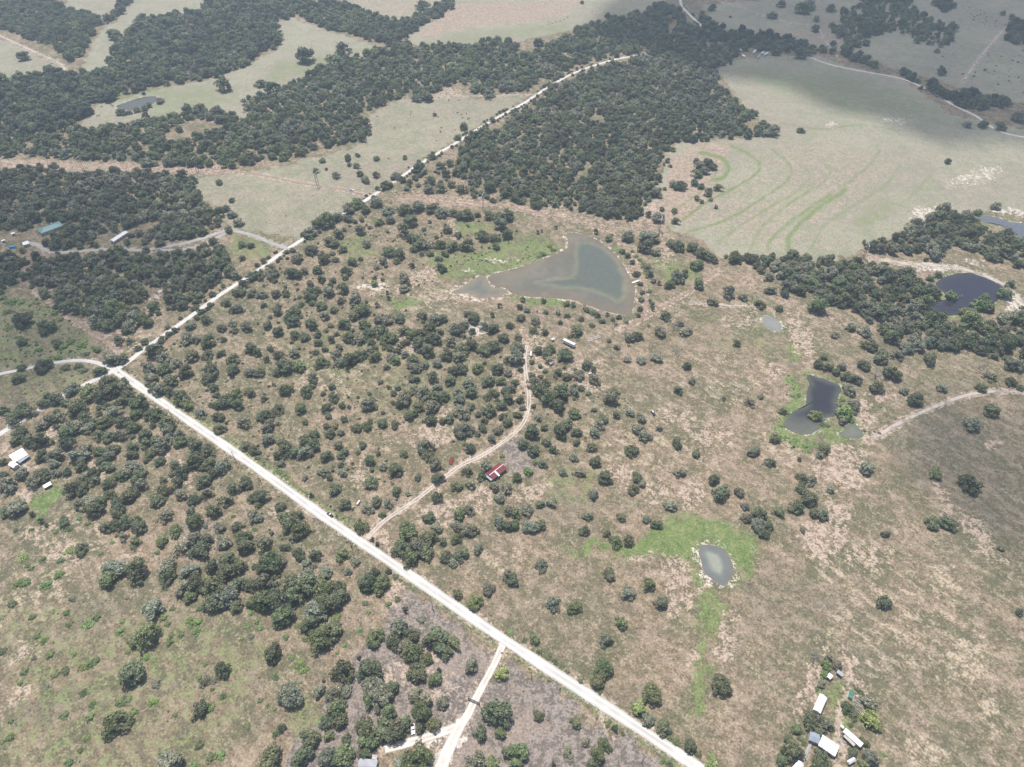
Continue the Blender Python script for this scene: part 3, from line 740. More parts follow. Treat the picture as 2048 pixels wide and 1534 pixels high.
# ------------------------------------------------------------------ roads, lanes and tracks
def road_material(name, kind):
    t = NT(name)
    uv = t.n("Attribute", attribute_name='across')
    sep = t.n("SeparateColor")
    t.l(uv.outputs["Color"], sep.inputs[0])
    side = sep.outputs[0]                        # 0 at the centre line, 1 at the edge
    ends = sep.outputs[1]                        # 0 where a track peters out
    n1 = t.noise(0.9, 4.0)
    n8 = t.noise(0.12, 3.0, w=1.0)
    rag = t.math('ADD', side, t.math('MULTIPLY', t.math('SUBTRACT', n1, 0.5), 0.5))
    rut = t.step(t.math('ABSOLUTE', t.math('SUBTRACT', side, 0.46)), 0.26, 0.08)
    if kind == 'caliche':
        c = t.mix(t.step(n8, 0.35, 0.7), (0.47, 0.455, 0.425), (0.57, 0.56, 0.53))
        c = t.mix(t.math('MULTIPLY', rut, 0.6), c, (0.66, 0.65, 0.62))
        c = t.mix(t.step(rag, 0.70, 1.0, 0.0, 0.75), c, (0.42, 0.38, 0.31))
        a = t.step(rag, 1.12, 0.90)
    elif kind == 'caliche_soft':
        c = t.mix(t.step(n8, 0.35, 0.7), (0.50, 0.44, 0.38), (0.64, 0.59, 0.53))
        c = t.mix(t.math('MULTIPLY', rut, 0.6), c, (0.72, 0.69, 0.65))
        a = t.step(rag, 1.0, 0.72)
    elif kind == 'lane':
        c = t.mix(t.step(n8, 0.35, 0.7), (0.31, 0.30, 0.285), (0.39, 0.375, 0.355))
        a = t.step(rag, 1.1, 0.95)
    elif kind == 'twotrack':
        c = t.mix(t.step(n1, 0.35, 0.7), (0.44, 0.37, 0.31), (0.62, 0.56, 0.49))
        a = t.math('MULTIPLY', t.step(rag, 1.0, 0.75), t.step(t.math('ADD', side, t.math('MULTIPLY', t.math('SUBTRACT', n8, 0.5), 1.1)), 0.05, 0.30, 0.25, 1.0))
    elif kind == 'dirt':
        c = t.mix(t.step(n1, 0.35, 0.7), (0.30, 0.215, 0.165), (0.46, 0.335, 0.265))
        a = t.math('MULTIPLY', t.step(rag, 1.0, 0.35, 0.0, 0.8), t.math('MULTIPLY', ends, t.step(n8, 0.36, 0.58, 0.25, 1.0)))
    else:
        c = t.mix(t.step(n1, 0.35, 0.7), (0.44, 0.385, 0.33), (0.60, 0.53, 0.47))
        a = t.math('MULTIPLY', t.step(rag, 1.0, 0.4, 0.0, 0.9), t.math('MULTIPLY', ends, t.step(n8, 0.34, 0.54, 0.4, 1.0)))
    sh = t.surf(c, 0.95, 0.05, bump=n1, bstr=0.25, bdist=0.1)
    tr = t.n("BsdfTransparent")
    ms = t.n("MixShader")
    t.l(a, ms.inputs[0])
    t.l(tr.outputs[0], ms.inputs[1])
    t.l(sh, ms.inputs[2])
    return t.done(ms.outputs[0])


RM = {k: road_material('road_' + k, k) for k in ('caliche', 'caliche_soft', 'lane', 'twotrack', 'dirt', 'pale_dirt')}
for i, ((nm, pts, wdt, mk), (line, _)) in enumerate(zip(ROADS, ROADW)):
    n = len(line)
    tan = np.gradient(line, axis=0)
    tan /= np.linalg.norm(tan, axis=1)[:, None] + 1e-9
    nor = np.stack([-tan[:, 1], tan[:, 0]], -1)
    cols = np.linspace(-1, 1, 9)
    arc = np.concatenate([[0], np.cumsum(np.linalg.norm(np.diff(line, axis=0), axis=1))])
    wob = 1.0 + 0.06 * np.sin(arc / 17.0 + i) + 0.05 * np.sin(arc / 7.3 + 2 * i)
    crown = (1 - cols ** 2) * (0.16 if mk in ('caliche', 'lane') else 0.02)
    XY = line[:, None, :] + nor[:, None, :] * (cols[None, :, None] * (wdt / 2) * 1.12 * wob[:, None, None])
    Z = np.broadcast_to(crown[None, :] + 0.03 + 0.005 * i, XY.shape[:2])
    V = np.concatenate([XY, Z[..., None]], -1).reshape(-1, 3)
    ix = np.arange(n * 9).reshape(n, 9)
    Q = np.stack([ix[:-1, 1:], ix[:-1, :-1], ix[1:, :-1], ix[1:, 1:]], -1).reshape(-1, 4)
    me = from_np(nm, V, Q)
    at = me.attributes.new("across", 'FLOAT_COLOR', 'POINT')
    ac = np.zeros((n, 9, 4), np.float32)
    ac[..., 0] = np.abs(cols)[None, :] * 1.12
    ac[..., 1] = sstep(np.minimum(arc, arc[-1] - arc), 0, 14)[:, None]
    ac[..., 3] = 1
    at.data.foreach_set("color", ac.ravel())
    put(nm, me, None, (RM[mk],), kind="structure")


# ------------------------------------------------------------------ ponds
def water_material():
    t = NT('pond_water')
    at = t.n("Attribute", attribute_name='bed')
    n1 = t.noise(0.16, 4.0, 0.6)
    n2 = t.noise(0.7, 3.0, 0.6, w=2.0)
    c = t.mix(t.step(n1, 0.38, 0.66, 0.0, 0.35), at.outputs["Color"], t.mix(1.0, at.outputs["Color"], (1.45, 1.35, 1.2), 'MULTIPLY'))
    rip = t.noise(2.2, 2.0, 0.5, w=3.0)
    return t.done(t.surf(c, 0.12, 0.5, bump=rip, bstr=0.05, bdist=0.05))


WM = water_material()
DEEPW = np.array(on_ground(MAIN_DEEP))
BED = {  # shore, middle, deep colours (what shows through and in the water)
    'big': ((0.150, 0.125, 0.090), (0.122, 0.120, 0.095), (0.098, 0.112, 0.092)),
    'pool': ((0.200, 0.170, 0.120), (0.150, 0.145, 0.110), (0.110, 0.130, 0.115)),
    'oval': ((0.140, 0.138, 0.128), (0.130, 0.155, 0.146), (0.255, 0.265, 0.215)),
    'small': ((0.200, 0.205, 0.185), (0.215, 0.225, 0.210), (0.195, 0.205, 0.200)),
    'dark': ((0.075, 0.078, 0.066), (0.030, 0.031, 0.036), (0.026, 0.027, 0.034)),
    'weedy': ((0.120, 0.130, 0.095), (0.160, 0.165, 0.135), (0.160, 0.165, 0.135)),
    'east': ((0.045, 0.045, 0.045), (0.032, 0.031, 0.042), (0.030, 0.029, 0.042)),
    'far': ((0.130, 0.135, 0.135), (0.115, 0.125, 0.138), (0.110, 0.120, 0.138)),
    'west': ((0.090, 0.085, 0.060), (0.075, 0.072, 0.055), (0.085, 0.080, 0.065)),
}
for poly, (_p, key) in zip(PONDW, PONDS):
    c0 = np.array(on_ground([(1175, 548)])[0]) if key == 'big' else (np.array(on_ground([(970, 578)])[0]) if key == 'pool' else (np.array(on_ground([(1632, 800)])[0]) if key == 'dark' else (np.array(on_ground(tile(1536, 384, [(1560, 850)]))[0]) if key == 'east' else poly.mean(0))))
    per = poly + (wnoise(poly[:, 0], poly[:, 1], 5.0, 9)[:, None] - 0.5) * 1.2
    rings = 1 - np.linspace(0, 1, 34)[:-1] ** 1.25
    V = [c0[None] + (per - c0) * r for r in rings]
    V = np.concatenate(V + [c0[None]])
    n, k = len(per), len(rings)
    Q = [(a * n + j, a * n + (j + 1) % n, (a + 1) * n + (j + 1) % n, (a + 1) * n + j) for a in range(k - 1) for j in range(n)]
    Tt = [((k - 1) * n + j, (k - 1) * n + (j + 1) % n, k * n) for j in range(n)]
    me = from_py("pond", np.concatenate([V, np.full((len(V), 1), 0.02)], 1), Q + Tt)
    me.update()
    if me.polygons[0].normal.z < 0:
        me.flip_normals()
    d = edge_dist(V[:, 0], V[:, 1], per, True)
    wig = (wnoise(V[:, 0], V[:, 1], 14.0, 5) - 0.5)
    sh, mid, deep = [np.array(q) for q in BED[key]]
    if key == 'big':
        dd = edge_dist(V[:, 0], V[:, 1], DEEPW, True) * np.where(inside(V[:, 0], V[:, 1], DEEPW), 1, -1) + wig * 4
        f1, f2 = sstep(d, 0.5, 16 + 0 * wig), sstep(dd, -2.0, 5.0)
        rimc = np.exp(-(dd / 2.6) ** 2)[:, None] * np.array((0.035, 0.038, 0.012))
    else:
        sc = {'oval': 9.0, 'pool': 14.0}.get(key, 12.0)
        f1, f2 = sstep(d + wig * 2, 0.3, sc * 0.6), sstep(d + wig * 3, sc * 0.45, sc * 0.95)
        rimc = 0
    colr = (sh * (1 - f1[:, None]) + mid * f1[:, None]) * (1 - f2[:, None]) + deep * f2[:, None] + rimc
    if key == 'dark':
        wx, wy = to_px(V[:, 0], V[:, 1])
        mk = (sstep(wy + wig * 14, 826, 852) * 0.8)[:, None]
        colr = colr * (1 - mk) + np.array((0.118, 0.122, 0.098)) * mk
    if key == 'big':
        mk = (sstep(wnoise(V[:, 0], V[:, 1], 22.0, 15) + 0.5 * wnoise(V[:, 0], V[:, 1], 8.0, 16), 0.7, 1.15) * (1 - f2) * 0.35)[:, None]
        colr = colr * (1 - mk) + np.array((0.225, 0.198, 0.140)) * mk
    at = me.attributes.new("bed", 'FLOAT_COLOR', 'POINT')
    at.data.foreach_set("color", np.concatenate([colr, np.ones((len(V), 1))], 1).astype(np.float32).ravel())
    put("pond_water", me, None, (WM,), kind="structure")

# ------------------------------------------------------------------ trees: x, y of the crown and its width in each enlarged piece, with its tone
OAKS = []
OAKS += tile(0, 1150, [(1205, 255, 190, 'g'), (1170, 470, 210), (1070, 520, 130, 'm'), (1040, 770, 205), (910, 1170, 215), (1770, 750, 125), (1590, 1070, 150), (1340, 1490, 210, 'g'), (1470, 90, 140), (1560, 60, 150), (1510, 160, 120), (1700, 80, 200), (1800, 150, 210), (1690, 210, 160), (1880, 240, 110),
    (1990, 70, 120), (2010, 215, 110), (850, 15, 160), (1080, 5, 150), (1330, 5, 130), (1900, 60, 120)])
OAKS += tile(512, 1150, [(60, 40, 170), (60, 200, 190), (180, 190, 190), (280, 170, 190), (200, 320, 190, 'm'), (270, 60, 170), (400, 70, 210), (520, 100, 190), (640, 90, 140), (650, 170, 170), (560, 215, 190), (480, 260, 190), (440, 380, 150), (600, 430, 180), (520, 480, 220), (130, 620, 150), (260, 950, 195, 'g'), (890, 55, 150, 'c'), (990, 60, 160, 'm'),
    (945, 490, 150, 'm'), (1150, 430, 200), (1110, 515, 150), (1240, 480, 120), (1180, 560, 150), (1240, 600, 170, 'm'), (1450, 470, 180), (1400, 520, 140), (1580, 530, 125, 'o'), (1490, 600, 140), (1360, 660, 105), (1280, 770, 165), (1430, 820, 120, 'm'), (1725, 710, 120),
    (690, 760, 180), (900, 740, 200), (840, 800, 90), (900, 855, 110), (970, 930, 240), (1080, 900, 130, 'm'), (900, 990, 130), (1060, 1085, 130), (630, 930, 150), (720, 910, 95), (630, 1060, 190), (560, 1160, 140), (660, 1165, 140, 'o'), (430, 1300, 160), (580, 1280, 85, 'm'), (720, 1305, 80),
    (870, 1225, 170, 'o'), (880, 1340, 170, 'm'), (1010, 1230, 190), (1110, 1250, 190), (1190, 1180, 130), (1270, 950, 125), (1340, 1010, 140), (1320, 1090, 185), (1490, 1015, 110), (1420, 1190, 115, 'o'), (1310, 1210, 95), (360, 1440, 170), (100, 1480, 220), (560, 1470, 170), (690, 1430, 180, 'm'),
    (860, 1412, 110, 'o'), (1275, 1450, 225), (1150, 1515, 150, 'g'), (1790, 1260, 130), (1950, 1260, 100), (1940, 1090, 215), (1760, 1490, 165), (1880, 1505, 140), (2010, 1410, 100), (1960, 780, 125, 'y'), (1750, 210, 125, 'y'), (1610, 140, 100), (1855, 95, 115, 'g'), (500, 915, 110)])
OAKS += tile(1024, 1150, [(330, 210, 135, 'g'), (505, 250, 110), (930, 130, 130, 'g'), (1095, 65, 120), (1190, 215, 120, 'g'), (875, 370, 120), (750, 505, 120), (725, 735, 155, 'm'), (680, 845, 140, 'o'), (1120, 950, 160, 'm'), (1020, 1060, 125, 'y'), (1090, 1150, 115), (1215, 1210, 125), (1425, 1360, 120), (1680, 875, 165), (780, 0, 95),
    (1600, 1510, 135, 'y'), (10, 40, 100), (180, 500, 90, 'm'), (210, 1115, 100), (510, 1165, 110), (590, 1330, 75), (740, 1350, 110, 'm'), (690, 1440, 120, 'm'), (640, 1500, 85), (450, 1405, 90, 'g'), (60, 1400, 150), (30, 1490, 120)])
OAKS += tile(1536, 1150, [(935, 210, 120), (2010, 290, 75, 'g'), (495, 660, 70, 'g'), (470, 720, 90, 'b'), (450, 785, 80, 'b'), (560, 720, 85, 'g'), (435, 860, 75), (820, 1010, 140, 'g'), (825, 1145, 145, 'y'), (875, 1205, 90, 'y'), (640, 1050, 105), (690, 1120, 75), (350, 1165, 165), (470, 1180, 150), (400, 1225, 95), (230, 1230, 85, 'm'),
    (450, 1345, 85), (200, 1400, 165), (110, 1470, 95, 'm'), (170, 1310, 75, 'm'), (440, 1440, 150), (400, 1510, 150, 'm'), (770, 1330, 80, 'm'), (680, 1420, 95), (810, 1450, 135, 'g'), (780, 1510, 90, 'm')])
OAKS += tile(1536, 768, [(625, 215, 150, 'b'), (690, 165, 120), (600, 290, 70), (390, 240, 105, 'y'), (660, 30, 115), (880, 15, 120), (1190, 110, 130), (1090, 50, 70), (1400, 20, 95), (1710, 20, 95), (2020, 20, 65), (1790, 200, 125), (1640, 315, 125), (1350, 705, 110), (1620, 785, 160), (795, 665, 115), (450, 505, 105), (420, 560, 65), (60, 430, 85),
    (30, 620, 85), (500, 830, 75, 'g'), (275, 745, 95), (350, 760, 95, 'g'), (270, 830, 90), (340, 900, 150), (230, 970, 125), (95, 1010, 105), (370, 1020, 100), (440, 1030, 110), (10, 1120, 90), (280, 1160, 55, 'g'), (940, 1195, 65), (1325, 1095, 125), (1450, 1105, 125), (1870, 1295, 75, 'g'), (120, 210, 65)])
OAKS += tile(1024, 768, [(790, 105, 125), (810, 50, 95), (830, 240, 70), (230, 40, 130), (390, 50, 150), (300, 105, 140), (370, 165, 120), (500, 60, 100), (500, 220, 105), (940, 215, 80, 'g'), (1035, 270, 80), (1010, 350, 100), (1050, 400, 100), (1095, 420, 65), (730, 270, 95), (700, 315, 90), (660, 375, 100), (430, 310, 120), (390, 370, 125), (515, 380, 85),
    (260, 340, 65), (210, 260, 70), (160, 370, 130), (170, 520, 110), (80, 470, 105), (280, 450, 90), (330, 515, 80), (70, 120, 70), (170, 170, 45), (40, 240, 65), (1175, 345, 62, 'g'), (1320, 460, 95), (960, 520, 110), (640, 490, 105), (670, 610, 105), (495, 575, 80, 'g'), (1475, 550, 78), (1330, 40, 80, 'g'), (1905, 135, 92, 'g'), (1990, 95, 55, 'g'),
    (1695, 110, 42, 'g'), (1935, 535, 95, 'g'), (2030, 620, 60), (1345, 695, 92, 'g'), (540, 695, 90, 'g'), (405, 700, 78, 'g'), (245, 635, 72), (750, 735, 120), (1005, 735, 100), (970, 830, 100), (1040, 790, 75), (1605, 760, 100), (1670, 860, 155), (1820, 855, 90), (1865, 970, 72, 'g'), (1880, 1060, 92), (650, 870, 92), (1265, 960, 112), (875, 1055, 85),
    (1075, 1070, 75, 'g'), (1160, 1115, 85), (605, 1045, 85, 'g'), (580, 1165, 90), (760, 1190, 62), (830, 1250, 110), (935, 1240, 110), (315, 935, 100), (220, 955, 75), (120, 990, 110), (30, 1020, 100), (230, 1110, 105), (140, 1130, 125), (20, 1120, 95), (235, 1440, 105, 'g'), (775, 1495, 100), (130, 690, 75, 'b'), (180, 620, 45, 'b'), (40, 740, 80), (1985, 1020, 120), (1965, 1110, 120),
    (2020, 1185, 95), (10, 1525, 70)])
OAKS += tile(512, 768, [(230, 35, 110), (395, 50, 105), (440, 10, 65), (60, 110, 62), (170, 190, 100), (80, 240, 110), (25, 255, 75), (350, 190, 105), (385, 290, 65), (615, 95, 95), (565, 180, 95), (575, 245, 65), (700, 270, 65), (905, 150, 120, 'g'), (95, 330, 110, 'g'), (90, 430, 110), (170, 310, 45), (800, 340, 90), (880, 330, 85), (675, 380, 65), (590, 390, 82), (560, 330, 65, 'g'),
    (380, 430, 105), (460, 390, 95), (450, 470, 125), (390, 535, 120), (230, 490, 130), (290, 530, 120), (180, 560, 100), (200, 630, 65), (560, 565, 105), (660, 480, 85), (690, 540, 100), (850, 480, 72), (1010, 300, 95), (1105, 315, 72), (1180, 100, 130), (1150, 150, 85), (1230, 230, 110), (1390, 280, 110), (1330, 60, 130), (1430, 100, 120), (1400, 170, 125), (1500, 90, 95), (1300, 170, 95),
    (1060, 20, 42), (1620, 110, 110), (1720, 60, 100), (1640, 205, 140), (1720, 170, 75), (1660, 350, 150), (1610, 375, 90), (1810, 340, 75), (1770, 390, 55), (1930, 360, 92), (1880, 425, 82), (2010, 300, 85), (1860, 200, 120), (1960, 170, 85), (2010, 110, 95), (1850, 90, 75), (1900, 60, 85), (1350, 490, 135), (1370, 560, 105), (1430, 625, 115), (1450, 740, 110), (1700, 500, 105),
    (1180, 550, 72), (910, 600, 100), (1110, 670, 140), (915, 770, 120), (1290, 735, 65), (1120, 850, 82), (540, 690, 92, 'g'), (580, 735, 65), (690, 700, 82, 'g'), (625, 830, 110), (15, 540, 50), (705, 955, 98), (890, 980, 105, 'g'), (960, 930, 85), (1050, 940, 92, 'g'), (835, 1130, 115, 'm'), (1445, 895, 100), (1600, 800, 100), (1690, 690, 92), (1720, 790, 92, 'g'), (1840, 645, 120, 'g'),
    (1800, 725, 80, 'm'), (1910, 815, 92, 'g'), (2000, 820, 110, 'g'), (1940, 900, 95, 'g'), (1380, 1060, 105), (1440, 1140, 105), (1380, 1210, 150), (1210, 1170, 160), (1150, 1300, 150), (1280, 1280, 160), (1230, 1380, 155), (1360, 1330, 130), (1490, 1250, 82), (1620, 1020, 110), (1700, 1000, 92), (1610, 1130, 100), (1600, 1225, 92), (1710, 1150, 130), (1520, 1370, 110), (1570, 1415, 92),
    (1640, 1350, 120), (1770, 1310, 88, 'g'), (1945, 1090, 110), (2020, 1000, 100), (2010, 1130, 95), (2010, 1515, 95), (40, 890, 130), (190, 970, 92), (220, 1050, 110), (320, 1040, 105), (260, 1110, 150), (350, 1150, 140, 'm'), (310, 1195, 105), (340, 1350, 110), (410, 1425, 110), (470, 1360, 100), (690, 1350, 120, 'm'), (790, 1410, 82, 'g'), (60, 1260, 145, 'g'), (100, 1430, 190), (180, 1400, 120),
    (550, 1495, 110), (400, 1510, 120), (950, 1505, 92, 'c'), (1060, 1490, 52, 'c'), (15, 1060, 90), (10, 960, 70)])
OAKS += tile(0, 768, [(20, 200, 95), (110, 240, 130), (180, 180, 120), (90, 290, 120), (215, 205, 125), (330, 150, 90), (430, 110, 115), (370, 80, 65), (560, 30, 120), (690, 50, 150), (800, 90, 120), (880, 40, 145), (980, 20, 120), (1010, 90, 110), (1100, 150, 150), (960, 140, 105), (1250, 230, 130), (1330, 300, 130), (1340, 355, 110), (1190, 230, 95), (1080, 230, 110), (900, 210, 120),
    (830, 290, 120), (950, 290, 120), (1050, 330, 120), (600, 180, 155), (520, 140, 85), (660, 250, 105), (480, 250, 95), (390, 270, 110), (320, 310, 120), (570, 340, 140), (630, 330, 105), (500, 375, 110, 'm'), (700, 340, 110), (780, 400, 105), (860, 410, 110), (740, 300, 95), (960, 400, 105), (1150, 400, 120), (1240, 430, 110), (1160, 460, 105), (530, 460, 140, 'c'), (150, 380, 120), (230, 430, 150),
    (320, 440, 150), (120, 440, 105), (320, 560, 110, 'm'), (440, 560, 140, 'g'), (420, 625, 95, 'g'), (620, 570, 150, 'g'), (640, 635, 110), (680, 510, 120, 'g'), (900, 510, 105), (860, 560, 105), (1050, 500, 95), (1050, 560, 85), (1280, 490, 130), (1330, 440, 95), (1190, 550, 95, 'm'), (1160, 600, 65, 'm'), (810, 600, 105), (850, 645, 110), (20, 610, 85), (40, 785, 140), (160, 710, 110, 'g'), (20, 720, 70),
    (70, 830, 110), (310, 710, 130), (260, 770, 120), (350, 740, 85), (530, 700, 72, 'c'), (440, 700, 85, 'g'), (560, 835, 130), (650, 830, 105), (650, 760, 110), (740, 760, 105), (740, 700, 95), (860, 780, 110), (960, 720, 110), (1000, 690, 120), (1060, 650, 120), (1110, 700, 110), (1120, 800, 120), (1080, 760, 105), (870, 870, 95), (1010, 890, 130, 'o'), (1050, 850, 105), (700, 940, 160), (790, 930, 120),
    (640, 950, 95), (730, 1000, 150), (930, 960, 140), (930, 1025, 105), (110, 980, 170, 'g'), (30, 1010, 95), (500, 1090, 95), (850, 1130, 110), (930, 1110, 130), (1000, 1080, 105), (1095, 1130, 140), (1080, 1080, 95), (1070, 1250, 105, 'm'), (980, 1210, 85, 'g'), (1300, 840, 120, 'o'), (1240, 910, 140), (1310, 1040, 130, 'g'), (1430, 870, 110), (1540, 910, 110), (1540, 1090, 140, 'm'), (1520, 1010, 85),
    (1430, 450, 110), (1420, 395, 85), (1550, 490, 140), (1510, 440, 95), (1650, 530, 130), (1560, 600, 155), (1650, 620, 130), (1760, 650, 140), (1700, 700, 95), (1440, 700, 110), (1480, 660, 95), (1620, 760, 120), (1650, 870, 95), (1600, 800, 75), (1960, 780, 120), (1860, 820, 120), (1700, 1000, 130), (1800, 920, 120, 'g'), (1750, 1140, 95, 'g'), (2015, 900, 85), (2010, 1040, 110), (1890, 1130, 105),
    (1930, 1210, 120), (1780, 1250, 130), (1280, 1240, 110), (1390, 1160, 110, 'm'), (1460, 1285, 160, 'g'), (1590, 1310, 175), (1550, 1230, 120, 'g'), (1640, 1230, 120), (1960, 1290, 140), (910, 1450, 170), (860, 1485, 105), (1100, 1455, 180), (1330, 1450, 150, 'g'), (1510, 1500, 160, 'g'), (1700, 1440, 140), (1820, 1400, 140), (1800, 1475, 175), (1900, 1450, 140), (640, 1310, 110),
    (1260, 30, 120, 'g'), (1340, 50, 95), (1430, 90, 140), (1490, 150, 105), (1600, 220, 105, 'g'), (1740, 250, 95), (1750, 350, 95), (1940, 290, 120), (1870, 80, 120), (1800, 120, 120), (1750, 150, 105), (1900, 150, 110), (1990, 50, 105), (1960, 480, 95), (2020, 520, 85), (1700, 20, 85), (1220, 10, 95)])
OAKS += tile(512, 384, [(560, 210, 150), (490, 240, 105), (640, 190, 95), (790, 80, 110), (740, 120, 105), (840, 90, 75), (430, 310, 105), (400, 340, 65), (960, 70, 105), (1050, 130, 105), (870, 130, 85), (730, 205, 75), (980, 230, 75), (1070, 210, 85, 'g'), (830, 290, 105), (880, 405, 78, 'g'), (690, 450, 72), (650, 320, 105), (600, 380, 120), (440, 450, 105), (540, 520, 105), (320, 510, 110, 'g'),
    (630, 530, 65), (765, 545, 85), (720, 620, 95), (710, 670, 65), (490, 610, 92), (520, 690, 72), (300, 640, 110), (380, 620, 75), (120, 640, 110, 'g'), (110, 590, 65), (30, 660, 85), (60, 540, 65), (250, 620, 65), (610, 700, 65), (430, 720, 75), (430, 805, 125), (480, 770, 95), (690, 760, 110), (580, 790, 105, 'g'), (790, 830, 110), (680, 860, 75), (150, 800, 85), (235, 800, 72), (40, 810, 85),
    (170, 945, 85), (310, 940, 130), (300, 1015, 110), (255, 990, 85), (520, 900, 95), (550, 975, 95, 'g'), (620, 935, 72), (90, 1060, 78), (445, 1045, 110), (170, 1110, 92), (310, 1130, 95), (390, 1150, 85), (490, 1130, 65), (605, 1170, 72), (500, 1200, 65), (110, 1240, 65), (180, 1290, 95), (300, 1270, 105), (230, 1375, 145), (340, 1370, 130), (170, 1420, 105), (520, 1350, 110, 'm'), (80, 1330, 65),
    (10, 1270, 85), (20, 1430, 95), (450, 1480, 95), (1170, 290, 130), (1230, 220, 120), (1180, 130, 120), (1290, 100, 130), (1410, 110, 110), (1480, 150, 110), (1570, 150, 95), (1680, 170, 110), (1620, 175, 85), (1770, 175, 55), (1860, 170, 105), (1940, 190, 110), (2010, 180, 105), (1960, 250, 120), (1300, 380, 135), (1350, 415, 105), (1240, 360, 95), (1260, 450, 65), (1060, 460, 105), (1140, 490, 105),
    (1120, 540, 65), (1015, 540, 78, 'g'), (965, 590, 62), (1390, 480, 68), (1245, 580, 58), (1465, 405, 98), (1510, 485, 62), (1530, 290, 85), (1615, 330, 75), (1570, 420, 110), (1690, 410, 120), (1810, 330, 120), (1900, 350, 105), (1920, 430, 65), (2010, 330, 95), (1480, 600, 85, 'c'), (1185, 690, 110), (1180, 755, 85), (945, 725, 62, 'b'), (840, 930, 140), (780, 970, 105), (700, 1040, 110),
    (860, 1040, 110), (740, 1150, 105), (820, 1160, 120), (900, 1120, 105), (990, 1100, 130), (1050, 1000, 110, 'g'), (980, 1010, 95), (1150, 1000, 95), (1080, 1150, 110), (1020, 1170, 95), (1180, 1090, 110), (1250, 1130, 105), (1330, 980, 110), (1430, 1000, 130), (1490, 1000, 85), (1390, 1075, 110), (1330, 1120, 120), (1300, 1200, 130), (1420, 1160, 120), (1380, 1260, 120), (1550, 1180, 110), (1600, 1080, 120),
    (1660, 1050, 85), (1740, 1000, 110), (1690, 970, 65), (1640, 1240, 130), (1720, 1210, 105), (1520, 1290, 110), (1620, 1310, 105, 'g'), (1830, 1240, 130), (1900, 1220, 110), (1980, 1150, 105), (1820, 1060, 95, 'g'), (1890, 1080, 95), (1725, 1105, 62), (2030, 1060, 65), (1190, 1190, 75), (670, 1340, 120), (740, 1330, 130), (640, 1290, 85), (800, 1300, 105), (860, 1290, 75), (945, 1300, 105), (1080, 1310, 95), (1040, 1390, 65),
    (1120, 1340, 85), (1250, 1325, 120), (1260, 1385, 120), (1340, 1370, 95), (1450, 1360, 85), (1410, 1470, 110), (1770, 1400, 95), (1930, 1400, 110), (1570, 1420, 95), (1640, 1400, 105), (1700, 1500, 120), (1550, 1490, 110), (1850, 1500, 110), (2010, 1430, 75), (2020, 1330, 85), (1960, 1500, 85)])
OAKS += tile(1024, 384, [(775, 360, 72, 'm'), (925, 345, 105, 'g'), (1060, 340, 130, 'g'), (1130, 350, 120), (1080, 420, 130), (1150, 470, 85), (1270, 400, 85), (1330, 420, 110), (1450, 430, 110), (1520, 470, 130), (1580, 500, 105), (1480, 570, 110), (1620, 540, 65), (1330, 660, 120, 'g'), (1380, 640, 85), (1300, 695, 85), (1260, 730, 85, 'm'), (885, 465, 58), (925, 500, 52), (960, 555, 48), (995, 645, 62), (1025, 725, 48),
    (1040, 790, 52), (1095, 785, 42), (1035, 850, 52), (1025, 925, 52), (1010, 980, 48), (1100, 640, 85), (1080, 590, 65), (1130, 700, 55), (915, 1030, 48), (855, 990, 52), (805, 1010, 52), (720, 1025, 52), (685, 980, 52), (650, 955, 58), (600, 935, 52), (490, 890, 52), (435, 885, 58), (255, 865, 52), (85, 850, 52), (65, 910, 62), (115, 940, 48), (440, 980, 52), (370, 955, 52, 'g'), (270, 950, 52, 'g'), (70, 990, 85),
    (555, 1005, 52, 'g'), (385, 1035, 48), (640, 1055, 48, 'g'), (190, 1020, 92, 'g'), (170, 1090, 85), (260, 1110, 68), (510, 1095, 130), (50, 1150, 75), (40, 1230, 110), (40, 1320, 130), (215, 1250, 105), (290, 1280, 110), (300, 1325, 95), (310, 1240, 75), (425, 1290, 130), (160, 1350, 55), (225, 1385, 40), (265, 1425, 45), (600, 1370, 92), (650, 1410, 65), (370, 1430, 95), (440, 1465, 85), (530, 1450, 105, 'g'), (660, 1490, 95, 'g'),
    (170, 1510, 110), (20, 1520, 65), (775, 1180, 42), (835, 1230, 58), (930, 1150, 95, 'g'), (1000, 1140, 92), (925, 1325, 78, 'g'), (1035, 1335, 78), (1190, 1105, 105, 'g'), (1150, 1310, 92, 'g'), (1230, 970, 105), (1340, 1040, 65, 'g'), (1370, 1105, 85, 'g'), (1415, 1110, 65, 'g'), (1610, 860, 98, 'g'), (1730, 790, 125), (1855, 830, 78, 'g'), (1985, 885, 92), (1490, 720, 105), (2030, 780, 45), (1400, 1380, 78), (1795, 1200, 72),
    (1440, 1500, 65), (1095, 55, 48), (1185, 25, 55), (1090, 170, 68), (1170, 190, 110), (1200, 130, 45), (1300, 140, 62), (1310, 225, 68), (1480, 40, 62), (1515, 70, 45), (1590, 55, 42), (1570, 5, 65), (1630, 115, 38), (30, 40, 90), (80, 60, 80), (195, 95, 85)])
